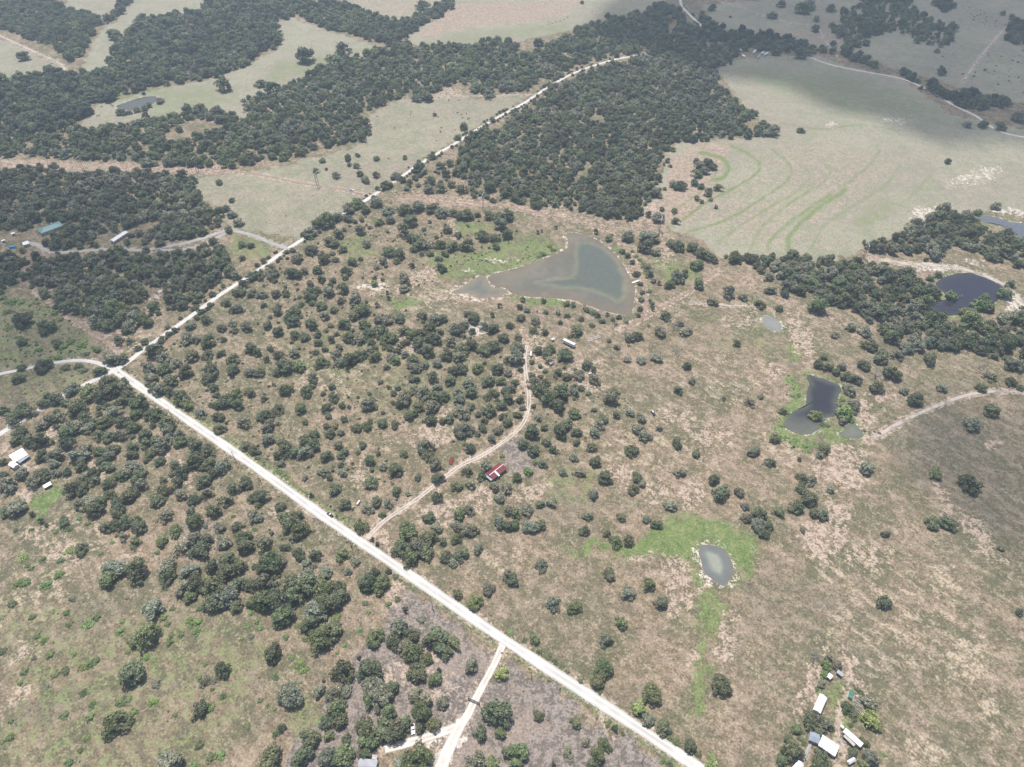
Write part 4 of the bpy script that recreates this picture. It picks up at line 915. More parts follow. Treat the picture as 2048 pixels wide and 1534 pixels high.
OAKS += tile(1536, 384, [(1830, 100, 85), (95, 920, 68), (140, 805, 75), (30, 780, 75), (400, 900, 150), (670, 1070, 92, 'g'), (540, 1130, 72), (780, 1100, 110, 'g'), (820, 1210, 120), (920, 1300, 140), (780, 1370, 110), (450, 1305, 75), (410, 1370, 85), (480, 1390, 85), (590, 1390, 75), (550, 1430, 75), (640, 1460, 105), (705, 1490, 95), (1300, 1320, 120), (1220, 1225, 120), (1120, 1230, 120), (1000, 1440, 130), (1050, 1290, 110, 'g'),
    (960, 1060, 110, 'g'), (1000, 1150, 130), (1790, 1460, 110, 'g'), (1950, 1510, 85), (1325, 785, 78), (1300, 680, 65), (1365, 655, 65), (1475, 820, 105, 'b'), (1700, 890, 120, 'b'), (1770, 900, 120), (1740, 840, 95, 'm'), (1950, 720, 95), (1900, 805, 110, 'm'), (1690, 150, 55)])
OAKS += tile(0, 384, [(170, 1010, 145, 'c'), (360, 1050, 145), (350, 1110, 90), (450, 895, 75), (350, 800, 95), (1850, 60, 50), (1790, 125, 75), (1850, 170, 85), (1900, 230, 95), (1820, 290, 75, 'g'), (1930, 410, 70, 'm'), (2000, 420, 60), (1930, 520, 60), (1835, 590, 85), (1870, 650, 95), (2010, 660, 100), (1940, 720, 90), (1900, 780, 110), (2010, 800, 80),
    (940, 1170, 95), (1030, 1180, 70), (870, 1310, 150, 'g'), (960, 1320, 110), (330, 1370, 140, 'c'), (160, 1390, 80), (790, 1420, 95), (140, 1480, 100, 'm'), (850, 1510, 150), (980, 1520, 90), (1100, 1240, 60), (1230, 1260, 140), (1300, 1310, 110), (1510, 1060, 90), (1480, 1150, 120), (1560, 1170, 75), (1640, 1010, 100), (1660, 1170, 130), (1770, 1080, 75), (1780, 1170, 60), (1850, 1040, 70), (1900, 920, 90), (1960, 1060, 110),
    (1520, 1290, 130), (1650, 1290, 100), (1400, 1350, 100), (1300, 1400, 120), (1180, 1400, 120), (1200, 1480, 130), (1350, 1490, 130), (1480, 1420, 120), (1680, 1400, 130), (1660, 1470, 130), (1850, 1400, 120), (1860, 1320, 110), (2000, 1240, 110), (1990, 1430, 95), (1760, 1280, 75), (770, 1250, 60), (450, 1200, 90), (170, 1190, 80), (1270, 400, 80), (1860, 930, 80), (1800, 870, 90)])
OAKS += tile(0, 0, [(185, 435, 95), (150, 430, 60), (395, 550, 110), (905, 270, 100), (970, 330, 95), (1780, 670, 125), (960, 880, 85), (1030, 890, 50), (1090, 870, 60), (1150, 855, 60), (1190, 835, 50), (1270, 790, 75), (685, 1035, 70), (1425, 1020, 75), (1570, 1070, 80), (1745, 1445, 60, 'm'), (1145, 740, 35), (1330, 170, 120), (1180, 210, 110), (1440, 140, 90)])
OAKS += tile(512, 0, [(395, 430, 150, 'c'), (620, 460, 150, 'm'), (690, 375, 140), (30, 650, 100), (130, 690, 125, 'm'), (535, 625, 95), (440, 665, 60), (620, 595, 80), (1660, 1000, 80), (1610, 1085, 70), (730, 1250, 65), (810, 1235, 40), (800, 1310, 70), (745, 1310, 40), (960, 1255, 55), (1190, 1250, 50), (475, 1355, 60), (635, 1390, 70), (870, 1420, 85), (830, 1380, 60), (960, 1390, 62), (530, 1275, 55, 'm'), (560, 1345, 30), (1425, 910, 35),
    (1040, 1460, 90), (1010, 1490, 70), (1120, 1390, 95), (1170, 1430, 60), (1300, 1330, 110), (1340, 1360, 70), (1400, 1240, 70), (1290, 770, 90), (1370, 760, 110), (1750, 690, 95), (1860, 730, 110, 'g'), (1890, 945, 60), (1330, 25, 110), (1520, 1380, 80), (1600, 1370, 80), (1480, 1310, 90), (1550, 1290, 80), (1660, 1400, 60), (1720, 1450, 60), (1870, 1480, 110), (1940, 1420, 80), (1390, 1430, 90), (1470, 1490, 100), (1640, 1490, 110), (1560, 1460, 80), (1200, 1500, 50), (1840, 1380, 70), (2010, 1420, 70),
    (1380, 1500, 90), (1290, 1470, 50)])
OAKS += tile(1024, 0, [(215, 325, 90), (95, 430, 85), (20, 360, 80), (1100, 55, 60), (1600, 50, 70), (560, 10, 40), (1745, 130, 25), (1500, 1310, 110), (1560, 1290, 100), (1480, 1370, 100), (1600, 1320, 75), (1540, 1350, 90), (1280, 1460, 70), (1350, 1470, 100), (1310, 1490, 60), (1460, 1450, 70), (1510, 1480, 60), (1575, 1510, 65), (1650, 1490, 75), (1265, 1320, 35), (1280, 1180, 60), (1150, 1520, 100), (1290, 265, 60), (1475, 1280, 60), (30, 1440, 80), (110, 1500, 60), (1220, 1500, 40)])
OAKS += tile(1536, 0, [(35, 1030, 120), (265, 1030, 65), (1440, 1280, 58), (380, 220, 70), (525, 340, 55), (640, 370, 120), (680, 320, 90), (785, 330, 70), (390, 140, 65), (110, 20, 80), (280, 50, 120), (510, 50, 90), (40, 110, 80), (1110, 80, 75), (1390, 560, 80), (1355, 400, 45, 'm'), (1600, 980, 80), (1725, 980, 85), (1855, 995, 95), (2010, 920, 110), (70, 410, 70), (250, 420, 100), (1735, 555, 25), (330, 20, 120), (1950, 130, 60), (1880, 100, 45)])
CEDARS = tile(512, 1150, [(1190, 275, 52), (820, 660, 38), (1460, 760, 45), (540, 845, 32), (200, 1215, 70)]) + tile(0, 768, [(255, 1035, 52), (325, 1090, 50), (370, 1125, 36)]) + tile(512, 384, [(1050, 800, 36), (1060, 845, 40), (965, 900, 45), (1885, 980, 45), (1945, 905, 45)]) + \
    tile(1024, 384, [(350, 280, 32), (205, 320, 34), (235, 310, 26), (760, 975, 36), (1125, 900, 44), (1125, 935, 34), (1175, 725, 40), (670, 315, 46), (1100, 870, 30)]) + tile(1536, 768, [(205, 500, 22), (250, 600, 40)]) + tile(1024, 1150, [(820, 1225, 60), (330, 1510, 42)]) + tile(512, 768, [(970, 1275, 40), (930, 1240, 40), (440, 885, 40)])
DEAD = tile(1536, 1150, [(370, 640, 95)]) + tile(1024, 384, [(800, 1310, 70), (1300, 1070, 70), (1310, 1270, 75)]) + tile(1536, 384, [(870, 1455, 110), (1700, 1390, 80), (1450, 1155, 85), (1190, 1030, 80), (1540, 830, 40)]) + tile(0, 0, [(1500, 590, 85)]) + tile(1536, 768, [(985, 1180, 45)]) + tile(0, 768, [(1180, 1000, 40)])
BUSHES = tile(0, 1150, [(140, 65, 90, 'b'), (200, 55, 90, 'b'), (365, 75, 90, 'b'), (90, 230, 90, 'm'), (575, 190, 70, 'g'), (250, 335, 75, 'b'), (415, 290, 45, 'b'), (525, 300, 65, 'b'), (550, 390, 60, 'b'), (695, 390, 95, 'b'), (770, 335, 90, 'b'), (975, 370, 52, 'b'), (960, 450, 75, 'b'), (290, 485, 70, 'b'), (345, 520, 75, 'b'), (1300, 340, 75, 'b'), (1340, 390, 62, 'b'), (1525, 370, 95, 'b'), (1580, 380, 80, 'b'),
    (1570, 450, 75, 'b'), (1445, 480, 65, 'b'), (1350, 535, 80, 'b'), (1365, 490, 50, 'b'), (15, 605, 75, 'm'), (10, 340, 55, 'b'), (390, 640, 85, 'b'), (270, 660, 50, 'g'), (590, 630, 52, 'b'), (1020, 615, 50, 'b'), (1155, 655, 75, 'b'), (650, 735, 75, 'y'), (710, 705, 90, 'b'), (765, 675, 80, 'b'), (440, 790, 80, 'm'), (510, 765, 85, 'm'), (195, 770, 75, 'b'), (160, 865, 58, 'b'), (380, 890, 50, 'g'), (660, 940, 65, 'm'),
    (1240, 865, 98, 'g'), (965, 1010, 95, 'b'), (1025, 985, 60, 'b'), (1215, 1015, 85, 'b'), (735, 1030, 70, 'b'), (510, 1110, 88, 'm'), (710, 1140, 85, 'b'), (1060, 1090, 80, 'b'), (675, 1300, 65, 'b'), (640, 1400, 52, 'm'), (1590, 1355, 80, 'm'), (1680, 1455, 95, 'm'), (1760, 1430, 92, 'b'), (1290, 1425, 52, 'b'), (550, 1495, 85, 'b'), (75, 1295, 72, 'b'), (15, 1325, 55, 'b'), (85, 1165, 62, 'b'), (1970, 1205, 62, 'b'),
    (1780, 965, 58, 'm'), (1640, 710, 52, 'b'), (1640, 845, 110, 'g'), (1720, 835, 72, 'g'), (1590, 815, 60, 'b'), (1930, 510, 46, 'y'), (1975, 400, 60, 'b'), (2005, 490, 60, 'g'), (1550, 1515, 62, 'b'), (1010, 185, 42, 'g'), (1325, 110, 42, 'b'), (1370, 270, 52, 'b'), (1590, 270, 60, 'b'), (2005, 295, 60, 'b'), (1695, 915, 42, 'm'), (1390, 1120, 50, 'm'), (1680, 1060, 85, 'b'), (460, 5, 75, 'b')])
BUSHES += tile(512, 1150, [(1320, 350, 80, 'g'), (1365, 395, 42, 'g'), (285, 655, 52, 'b'), (350, 690, 68, 'b'), (325, 735, 50, 'b'), (380, 750, 72, 'b'), (235, 495, 56, 'b'), (325, 405, 42, 'b'), (30, 420, 62, 'b'), (10, 375, 44, 'b'), (870, 225, 60, 'm'), (830, 440, 50, 'b'), (710, 560, 50, 'b'), (1060, 235, 60, 'm'), (1130, 190, 60, 'm'), (155, 815, 60, 'b'), (30, 1000, 62, 'b'), (90, 1040, 46, 'b'), (150, 1075, 42, 'b'), (165, 1255, 85, 'm'), (350, 860, 42, 'g'),
    (640, 330, 72, 'b'), (2030, 460, 62, 'b'), (1110, 10, 60, 'm'), (1155, 38, 42, 'm'), (900, 290, 50, 'b'), (390, 1140, 32, 'm'), (650, 620, 40, 'b'), (470, 540, 50, 'm'), (390, 510, 55, 'b')])
BUSHES += tile(0, 768, [(175, 1380, 90, 'b'), (340, 1400, 66, 'b'), (480, 1410, 66, 'b'), (805, 1350, 56, 'b'), (545, 1335, 76, 'b'), (250, 1470, 60, 'b'), (215, 1455, 40, 'm'), (465, 1515, 82, 'b'), (440, 1175, 56, 'b'), (545, 1155, 62, 'b'), (245, 1165, 50, 'b'), (120, 1165, 52, 'g'), (630, 1070, 62, 'b'), (560, 990, 42, 'g'), (895, 1265, 42, 'b'), (1255, 1345, 52, 'b'), (1430, 1180, 55, 'y'), (370, 1500, 44, 'b'), (1245, 1090, 52, 'g'), (700, 1110, 50, 'b'), (930, 1210, 40, 'm'), (1860, 1055, 44, 'b'), (2030, 1160, 50, 'b')])
BUSHES += tile(1024, 1150, [(100, 520, 52, 'm'), (220, 610, 55, 'm'), (285, 655, 60, 'm'), (345, 690, 60, 'm'), (395, 728, 52, 'm'), (445, 765, 52, 'g'), (550, 850, 52, 'm'), (470, 1490, 60, 'g'), (1310, 1335, 72, 'm'), (1260, 1300, 55, 'm'), (1490, 1430, 62, 'm'), (760, 1190, 55, 'm'), (885, 1262, 50, 'm'), (1205, 1485, 62, 'b'), (1262, 1515, 72, 'm'), (700, 930, 55, 'm'), (150, 450, 40, 'm')])
BUSHES += tile(1536, 1150, [(720, 915, 58, 'm'), (750, 940, 50, 'm'), (390, 910, 42, 'm'), (660, 1200, 46, 'm'), (290, 1345, 50, 'm'), (600, 1300, 44, 'o'), (580, 1430, 30, 'm'), (740, 1500, 60, 'm'), (930, 1435, 45, 'b'), (260, 1310, 60, 'm'), (120, 1400, 60, 'b'), (690, 1395, 50, 'm')])
BUSHES += tile(1024, 384, [(250, 490, 70, 'b'), (215, 510, 55, 'b'), (960, 470, 45, 'b'), (990, 510, 50, 'b'), (1020, 540, 48, 'b'), (1050, 570, 50, 'b'), (1075, 610, 40, 'm'), (935, 1225, 38, 'g'), (830, 1055, 34, 'm'), (520, 1180, 40, 'm'), (850, 1290, 42, 'g'), (300, 430, 60, 'b'), (330, 460, 50, 'b'), (800, 340, 40, 'b')])
BUSHES += tile(1536, 768, [(190, 90, 45, 'b'), (245, 90, 40, 'b'), (440, 320, 60, 'm'), (480, 330, 50, 'm'), (150, 420, 50, 'b'), (230, 440, 50, 'b'), (300, 490, 50, 'b'), (330, 540, 45, 'b'), (770, 370, 40, 'm'), (890, 390, 34, 'm'), (590, 120, 60, 'b'), (570, 160, 50, 'g'), (110, 330, 50, 'b')])
BUSHES += tile(512, 768, [(190, 700, 52, 'b'), (225, 725, 48, 'b'), (255, 745, 40, 'b'), (160, 690, 36, 'b'), (1965, 570, 52, 'y'), (20, 590, 40, 'b'), (60, 620, 36, 'm'), (460, 1170, 42, 'm'), (1090, 795, 36, 'm')])
BUSHES += tile(0, 384, [(500, 1230, 90, 'b'), (560, 1190, 75, 'b'), (460, 1320, 80, 'b'), (640, 1220, 90, 'b'), (300, 1260, 70, 'b'), (690, 1290, 60, 'm'), (60, 1080, 70, 'b'), (20, 840, 80, 'b'), (90, 870, 90, 'b'), (160, 880, 70, 'b'), (60, 950, 80, 'm'), (230, 960, 70, 'b'), (430, 960, 80, 'b'), (480, 1010, 70, 'b'), (520, 1400, 90, 'm'), (620, 1390, 80, 'm'), (670, 1420, 70, 'm'), (160, 1170, 60, 'm')])


# ------------------------------------------------------------------ crowns, trunks, bushes, dead trees (unit size: crown radius 1)
def crown_mesh(name, seed, clumps=30, per=46, leaf=0.085, rise=0.36, squat=0.66, irregular=0.32):
    r = np.random.RandomState(seed)
    V, Q = [], []
    lob = r.rand(5) * 2 * math.pi
    for c in range(clumps):
        a = r.rand() * 2 * math.pi
        u = math.sqrt(r.rand())
        reach = 1.0 - irregular * (0.5 + 0.5 * math.sin(2 * a + lob[0])) * r.rand() - 0.12 * math.sin(3 * a + lob[1])
        cr = 0.20 + 0.17 * r.rand()
        rad = u * max(reach - cr * 0.8, 0.2)
        cz = rise + squat * math.sqrt(max(0, 1 - (rad * 0.95) ** 2)) * (0.35 + 0.65 * r.rand()) - ((0.10 + 0.34 * r.rand()) if u > 0.62 else 0)
        cen = np.array([rad * math.cos(a), rad * math.sin(a), cz])
        n = int(per * (cr / 0.28) ** 2)
        d = r.normal(size=(n, 3))
        d[:, 2] = np.where(r.rand(n) < 0.72, np.abs(d[:, 2]), d[:, 2])
        d /= np.linalg.norm(d, axis=1)[:, None]
        p = cen + d * (cr * (0.6 + 0.45 * r.rand(n)))[:, None] * np.array([1, 1, 0.8])
        nrm = d + 0.5 * r.normal(size=(n, 3)) + np.array([0, 0, 0.55])
        nrm /= np.linalg.norm(nrm, axis=1)[:, None]
        t1 = np.cross(nrm, r.normal(size=(n, 3)))
        t1 /= np.linalg.norm(t1, axis=1)[:, None]
        t2 = np.cross(nrm, t1)
        sz = leaf * (0.6 + 0.9 * r.rand(n))[:, None]
        b = sum(len(x) for x in V)
        quad = np.stack([p - t1 * sz, p + t2 * sz * 0.7, p + t1 * sz, p - t2 * sz * 0.7], 1)
        V.append(quad.reshape(-1, 3))
        Q.append(b + np.arange(n * 4).reshape(n, 4))
    return from_np(name, np.concatenate(V), np.concatenate(Q))


def trunk_mesh(name, seed, dead=False):
    r = random.Random(seed)
    mb = MB()
    lean = Vector((r.uniform(-.06, .06), r.uniform(-.06, .06), 0))
    fork = Vector((0, 0, 0.42)) + lean
    mb.tube([(0, 0, -0.06), (0, 0, 0.03), lean * 0.5 + Vector((0, 0, 0.22)), fork], [0.11, 0.075, 0.06, 0.055], 7)
    nl = 7 if dead else 5
    for k in range(nl):
        a = 2 * math.pi * k / nl + r.uniform(-.35, .35)
        e = Vector((math.cos(a), math.sin(a), 0))
        ln = r.uniform(.5, .8)
        st = fork - Vector((0, 0, r.uniform(0, .12)))
        m1 = st + e * ln * .5 + Vector((0, 0, r.uniform(.18, .34)))
        tip = st + e * ln + Vector((0, 0, r.uniform(.35, .65)))
        mb.tube([st, m1, tip], [.042, .028, .012], 5)
        for q in range(5 if dead else 2):
            s = m1.lerp(tip, r.random())
            b = a + r.uniform(-1.3, 1.3)
            f = s + Vector((math.cos(b), math.sin(b), 0)) * r.uniform(.15, .38) + Vector((0, 0, r.uniform(.05, .35)))
            mb.tube([s, (s + f) / 2 + Vector((0, 0, .03)), f], [.018, .012, .006], 4)
            if dead:
                for _ in range(2):
                    g = f + Vector((r.uniform(-.2, .2), r.uniform(-.2, .2), r.uniform(-.02, .2)))
                    mb.tube([(s + f) / 2, g], [.01, .005], 4)
    return from_py(name, mb.v, mb.f, True)


NV = 12
CROWN = [crown_mesh("crown", 40 + k, clumps=(28, 34, 24, 30, 18, 32)[k % 6], per=(46, 44, 50, 40, 40, 48)[k % 6], irregular=(0.2, 0.45, 0.3, 0.25, 0.5, 0.38)[k % 6], squat=(0.66, 0.58, 0.8, 0.7, 0.6, 0.74)[k % 6]) for k in range(NV)]
TRUNK = [trunk_mesh("trunk", 60 + k) for k in range(4)]
CEDAR = [crown_mesh("cedar", 80 + k, clumps=22, per=50, leaf=0.075, rise=0.35, squat=1.15, irregular=0.1) for k in range(3)]
BUSH = [crown_mesh("bush", 90 + k, clumps=20, per=40, leaf=0.085, rise=0.16, squat=0.42, irregular=0.3) for k in range(5)]
DEADT = [trunk_mesh("dead_tree", 120 + k, True) for k in range(4)]
for me in CROWN + CEDAR + BUSH:
    me.materials.append(M['leaf'])
for me in TRUNK:
    me.materials.append(M['bark'])
for me in DEADT:
    me.materials.append(M['dead_wood'])


def tone_of(t, r):
    c = TONES[t]
    k = r.uniform(0.74, 1.28)
    w = r.uniform(-0.10, 0.07)
    return (c[0] * k * (1 + w), c[1] * k, c[2] * k * (1 - w * 0.5))


def place_from_px(x, y, wpx, cz=0.72):
    """crown centre pixel and width -> base point and crown radius"""
    rad = 0.5 * wpx / ppm(y)
    for _ in range(2):
        p = G(x, y, cz * rad)
        dep = p.y * CP + (H - p.z) * SP
        rad = 0.5 * wpx * dep / F
    p.z = 0
    return p, rad


def near_road(X, Y, pad):
    bad = np.zeros(X.shape, bool)
    for line, wdt in ROADW:
        m = (X > line[:, 0].min() - 40) & (X < line[:, 0].max() + 40) & (Y > line[:, 1].min() - 40) & (Y < line[:, 1].max() + 40)
        if m.any():
            bad[m] |= edge_dist(X[m], Y[m], line) < wdt / 2 + pad
    return bad


SPOTS = [   # what a tree can be told by: pixel, phrase
    (1437, 1130, "in the dry pasture round the oval pond"), (1545, 648, "near the small pale pond"), (1640, 800, "beside the dark weedy pond"), (1860, 940, "in the open pasture crossed by the dirt track"),
    (1660, 1440, "among the white sheds of the homestead"), (990, 940, "around the red-roofed house"), (1130, 690, "near the parked white box trailer"), (760, 1330, "on the mown plot beside the gated driveway"),
    (1130, 1460, "on the mown strip between gated driveway and gravel road"), (600, 1170, "in the grove beside the mown plot fence"), (220, 1330, "in the bushy pasture full of bright shrubs"), (420, 1060, "in the open grove across the gravel road"),
    (50, 920, "around the white-roofed house"), (230, 870, "in the thick grove below the road junction"), (240, 735, "at the gravel road junction"), (620, 880, "in the thin oak pasture above the gravel road"), (850, 720, "in the thick oak stand before the big pond"),
    (1130, 600, "along the shore of the big pond"), (950, 470, "between the power line and the big pond"), (630, 560, "in the thin oak pasture beside the far gravel road"), (1310, 560, "behind the dam of the big pond"), (1290, 900, "scattered in the middle pasture with the parked car"),
    (720, 330, "in the grazed pasture with the power poles"), (1380, 370, "at the worn edge of the contoured hayfield"), (1930, 590, "around the round dark pond"), (130, 640, "in the shrubby field beside the far side road"), (620, 110, "in the far field beyond the mixed belt"), (260, 200, "round the small far cattle pond"),
    (1620, 240, "in the pale green hayfield"), (1700, 90, "in the far scrub beyond the hayfield"), (1200, 1340, "in the pasture verge above the gravel road"), (1590, 990, "in the line of oaks below the dark weedy pond"), (870, 1060, "around the mouth of the house lane"), (1700, 680, "at the edge of the creek wood"),
    (790, 1440, "behind the slate-roofed house"), (890, 1290, "on the mown plot corner nearest the gravel road"), (640, 1480, "on the fence side of the slate-roofed house"), (600, 1260, "at the pasture end of the grove by the mown plot"), (480, 1120, "in the grove heart opposite the house lane"),
    (330, 900, "in the narrow grove hugging the wide gravel road"), (130, 850, "between the lower gravel road and the white-roofed house"), (1040, 1030, "in the clump below the red-roofed house"), (120, 1240, "in the straw-coloured end of the bushy pasture"), (330, 1420, "in the mottled end of the bushy pasture"), (520, 1000, "in the fringe of oaks across from the driving pickup"),
    (980, 1400, "next to the pipe gate"), (1800, 1330, "in the straw-patched pasture above the homestead"),
]


def phrase(x, y):
    return min(SPOTS, key=lambda s: (s[0] - x) ** 2 + ((s[1] - y) * 1.25) ** 2)[2]


def size_word(r):
    return "small" if r < 4.4 else "mid-sized" if r < 5.8 else "large" if r < 7.2 else "huge"


OAKS = [o if len(o) > 3 else o + (rnd.choice('dddddmmgg') if o[1] > 1000 else rnd.choice('ddddddggm'),) for o in OAKS]
OAKS = [(x, y, w / 3.994 * 1.12, t) for x, y, w, t in OAKS]
OAKS.sort(key=lambda o: -o[2])
single, rest = OAKS[:300], OAKS[300:]
ALLP = [place_from_px(x, y, w) for x, y, w, _t in OAKS]
XY = np.array([(q[0].x, q[0].y) for q in ALLP])
RR = np.array([q[1] for q in ALLP])


def short(s_):
    """at most 16 words"""
    for cut in (" pale", " tightly", "mid-sized ", " joining another", " alone", "against an oak "):
        if len(s_.split()) > 15:
            s_ = s_.replace(cut, "", 1)
    return s_


def company(i):
    """how it stands to its neighbours"""
    d = np.hypot(*(XY - XY[i]).T) - RR - RR[i]
    d[i] = 1e9
    n = int((d < 0.5).sum())
    return ("lone" if d.min() > 5 else "free-standing") if n == 0 else ("paired" if n == 1 else "huddled" if n == 2 else "tightly clumped")


for i, (x, y, w, tone) in enumerate(single):
    p, rad = ALLP[i]
    ph = phrase(x, y)
    root = put("oak_tree", None, loc=p, rotz=rnd.uniform(0, 6.28), label=short("%s %s %s oak %s" % (size_word(rad), company(i), TONE_WORD[tone], ph)), cat="oak tree", group="oaks " + ph)
    sx = rnd.uniform(0.86, 1.16)
    root.scale = (rad * sx, rad / sx, rad * rnd.uniform(0.78, 1.2))
    root.empty_display_size = 0.2
    put("trunk", TRUNK[i % 4], root)
    cr = put("crown", CROWN[rnd.randrange(NV)], root)
    cr["leafcol"] = tone_of(tone, rnd)


def scatter_stuff(name, lib, pts, label):
    """one object that carries a mass of plants: points with size, turn, colour and kind; the plants are drawn by geometry nodes"""
    me = bpy.data.meshes.new(name)
    me.from_pydata([tuple(q[0]) for q in pts], [], [])
    for nm, typ, fld, dat in (("size", 'FLOAT_VECTOR', "vector", [q[1] for q in pts]), ("turn", 'FLOAT', "value", [q[2] for q in pts]), ("leafcol", 'FLOAT_VECTOR', "vector", [q[3] for q in pts]), ("pick", 'INT', "value", [q[4] for q in pts])):
        at = me.attributes.new(nm, typ, 'POINT')
        at.data.foreach_set(fld, np.array(dat, dtype=np.int32 if typ == 'INT' else np.float32).ravel())
    o = put(name, me, None, (), kind="stuff", label=label, cat=None)
    ng = bpy.data.node_groups.new(name + "_scatter", 'GeometryNodeTree')
    ng.interface.new_socket("Geometry", in_out='INPUT', socket_type='NodeSocketGeometry')
    ng.interface.new_socket("Geometry", in_out='OUTPUT', socket_type='NodeSocketGeometry')
    N = ng.nodes
    gi, go = N.new("NodeGroupInput"), N.new("NodeGroupOutput")
    ci = N.new("GeometryNodeCollectionInfo")
    ci.inputs["Collection"].default_value = lib
    ci.inputs["Separate Children"].default_value = True
    ci.inputs["Reset Children"].default_value = True
    iop = N.new("GeometryNodeInstanceOnPoints")
    iop.inputs["Pick Instance"].default_value = True

    def attr(nm, typ):
        n = N.new("GeometryNodeInputNamedAttribute")
        n.data_type = typ
        n.inputs["Name"].default_value = nm
        return n.outputs["Attribute"]
    cx = N.new("ShaderNodeCombineXYZ")
    L = ng.links
    L.new(attr("turn", 'FLOAT'), cx.inputs["Z"])
    L.new(gi.outputs[0], iop.inputs["Points"])
    L.new(ci.outputs[0], iop.inputs["Instance"])
    L.new(attr("pick", 'INT'), iop.inputs["Instance Index"])
    L.new(cx.outputs[0], iop.inputs["Rotation"])
    L.new(attr("size", 'FLOAT_VECTOR'), iop.inputs["Scale"])
    L.new(iop.outputs[0], go.inputs[0])
    md = o.modifiers.new("scatter", 'NODES')
    md.node_group = ng
    return o


def library(name, meshes):
    c = bpy.data.collections.new(name)
    for k, me in enumerate(meshes):
        o = bpy.data.objects.new("%s_%d" % (name, k), me)
        c.objects.link(o)
    return c


def tree_joined(k):
    """crown and trunk in one mesh for the massed woods"""
    a = CROWN[k]
    bm = bmesh.new()
    bm.from_mesh(a)
    nf = len(bm.faces)
    bm.from_mesh(TRUNK[k % 4])
    bm.faces.ensure_lookup_table()
    for f in bm.faces[nf:]:
        f.material_index = 1
    me = bpy.data.meshes.new("wood_tree")
    bm.to_mesh(me)
    bm.free()
    me.materials.append(M['leaf'])
    me.materials.append(M['bark'])
    return me


LIB_TREE = library("tree_library", [tree_joined(k) for k in range(NV)])
LIB_BUSH = library("bush_library", BUSH)


def point(p, rad, tone, n, zk=None):
    sx = rnd.uniform(0.84, 1.2)
    return (tuple(p), (rad * sx, rad / sx, rad * (zk or rnd.uniform(0.8, 1.08))), rnd.uniform(0, 6.28), tone_of(tone, rnd), rnd.randrange(n))


def hex_points(poly_px, spacing, holes=(), pad=2.5, jitter=0.34, ragged=0.0):
    W = np.array(on_ground([(px_, max(py_, -60)) for px_, py_ in poly_px]))
    x0, y0, x1, y1 = *W.min(0), *W.max(0)
    ys = np.arange(y0, y1, spacing * 0.87)
    P = []
    for k, yy in enumerate(ys):
        xs = np.arange(x0 + (k % 2) * spacing / 2, x1, spacing)
        P.append(np.stack([xs, np.full(len(xs), yy)], -1))
    P = np.concatenate(P)
    P = P + (npr.rand(*P.shape) - 0.5) * 2 * jitter * spacing
    rag = ragged * (wnoise(P[:, 0], P[:, 1], 23.0, 61) - 0.5)
    rag2 = ragged * (wnoise(P[:, 0], P[:, 1], 19.0, 62) - 0.5)
    ok = inside(P[:, 0] + rag, P[:, 1] + rag2, W)
    for h in holes:
        ok &= ~inside(P[:, 0], P[:, 1], np.array(on_ground(h)))
    for pw in PONDW:
        ok &= ~inside(P[:, 0], P[:, 1], pw)
    P = P[ok]
    bx, by = to_px(P[:, 0], P[:, 1])
    hid = (bx > 1295) & (bx < 1396) & (by > 60) & (by < 116)      # the far bend runs under the trees
    return P[hid | ~near_road(P[:, 0], P[:, 1], pad)]


pts = []
for x, y, w, tone in rest:
    p, rad = place_from_px(x, y, w)
    pts.append(point(p, rad, tone, NV))
# the thin oak pastures and groves hold many smaller trees between those named above
def infill(poly_px, spacing, dmin, dmax, tones, keep):
    P = hex_points(poly_px, spacing, (), 1.0, 0.48)
    g = wnoise(P[:, 0], P[:, 1], 26.0, 91)
    for (X, Y), q in zip(P, g):
        if rnd.random() > keep * (0.1 + 2.4 * max(0.0, q - 0.3)):
            continue
        rad = 0.5 * rnd.uniform(dmin, dmax)
        if ((np.hypot(XY[:, 0] - X, XY[:, 1] - Y) - RR - rad * 0.6) < 0).any() or (np.hypot(HOUSES[:, 0] - X, HOUSES[:, 1] - Y) < 9 + rad).any():
            continue
        pts.append(point((X, Y, 0), rad, rnd.choice(tones), NV))


HOUSES = np.array(on_ground([(37, 915), (95, 973), (100, 458), (88, 464), (112, 453), (50, 486), (237, 474), (225, 480), (249, 466), (25, 496), (5, 481), (24, 466), (992, 944), (1120, 676), (1137, 683), (1150, 690), (1188, 678), (903, 922), (717, 1007), (1107, 680), (1062, 705), (1104, 725)]))
infill([(60, 505), (110, 455), (200, 462), (330, 452), (420, 470), (340, 486), (190, 494), (100, 500)], 8.0, 6.0, 12.0, 'dddg', 0.75)
infill([(-20, 470), (60, 452), (85, 448), (60, 480), (40, 520), (-20, 520)], 8.5, 6.0, 11.0, 'ddd', 0.6)
infill([(275, 740), (520, 550), (760, 405), (1080, 460), (870, 545), (720, 570), (790, 640), (1045, 700), (1050, 840), (900, 930), (740, 1060), (500, 915)], 9.0, 2.6, 7.5, 'dddmgo', 0.30)
infill([(780, 640), (1040, 690), (1050, 840), (930, 890), (800, 800), (650, 740)], 8.5, 5.0, 10.0, 'dddg', 0.7)
infill([(30, 858), (235, 772), (460, 935), (300, 1030), (110, 985), (60, 900)], 8.0, 5.0, 11.0, 'dddmg', 0.85)
infill([(300, 950), (480, 940), (720, 1110), (690, 1230), (540, 1200), (360, 1110)], 9.0, 3.5, 8.0, 'ddmg', 0.45)
infill([(1055, 690), (1170, 720), (1210, 880), (1090, 900), (1060, 820)], 8.5, 4.0, 9.0, 'dddg', 0.6)
infill([(850, 325), (960, 372), (1070, 412), (790, 385)], 9.0, 5.0, 10.0, 'ddd', 0.6)
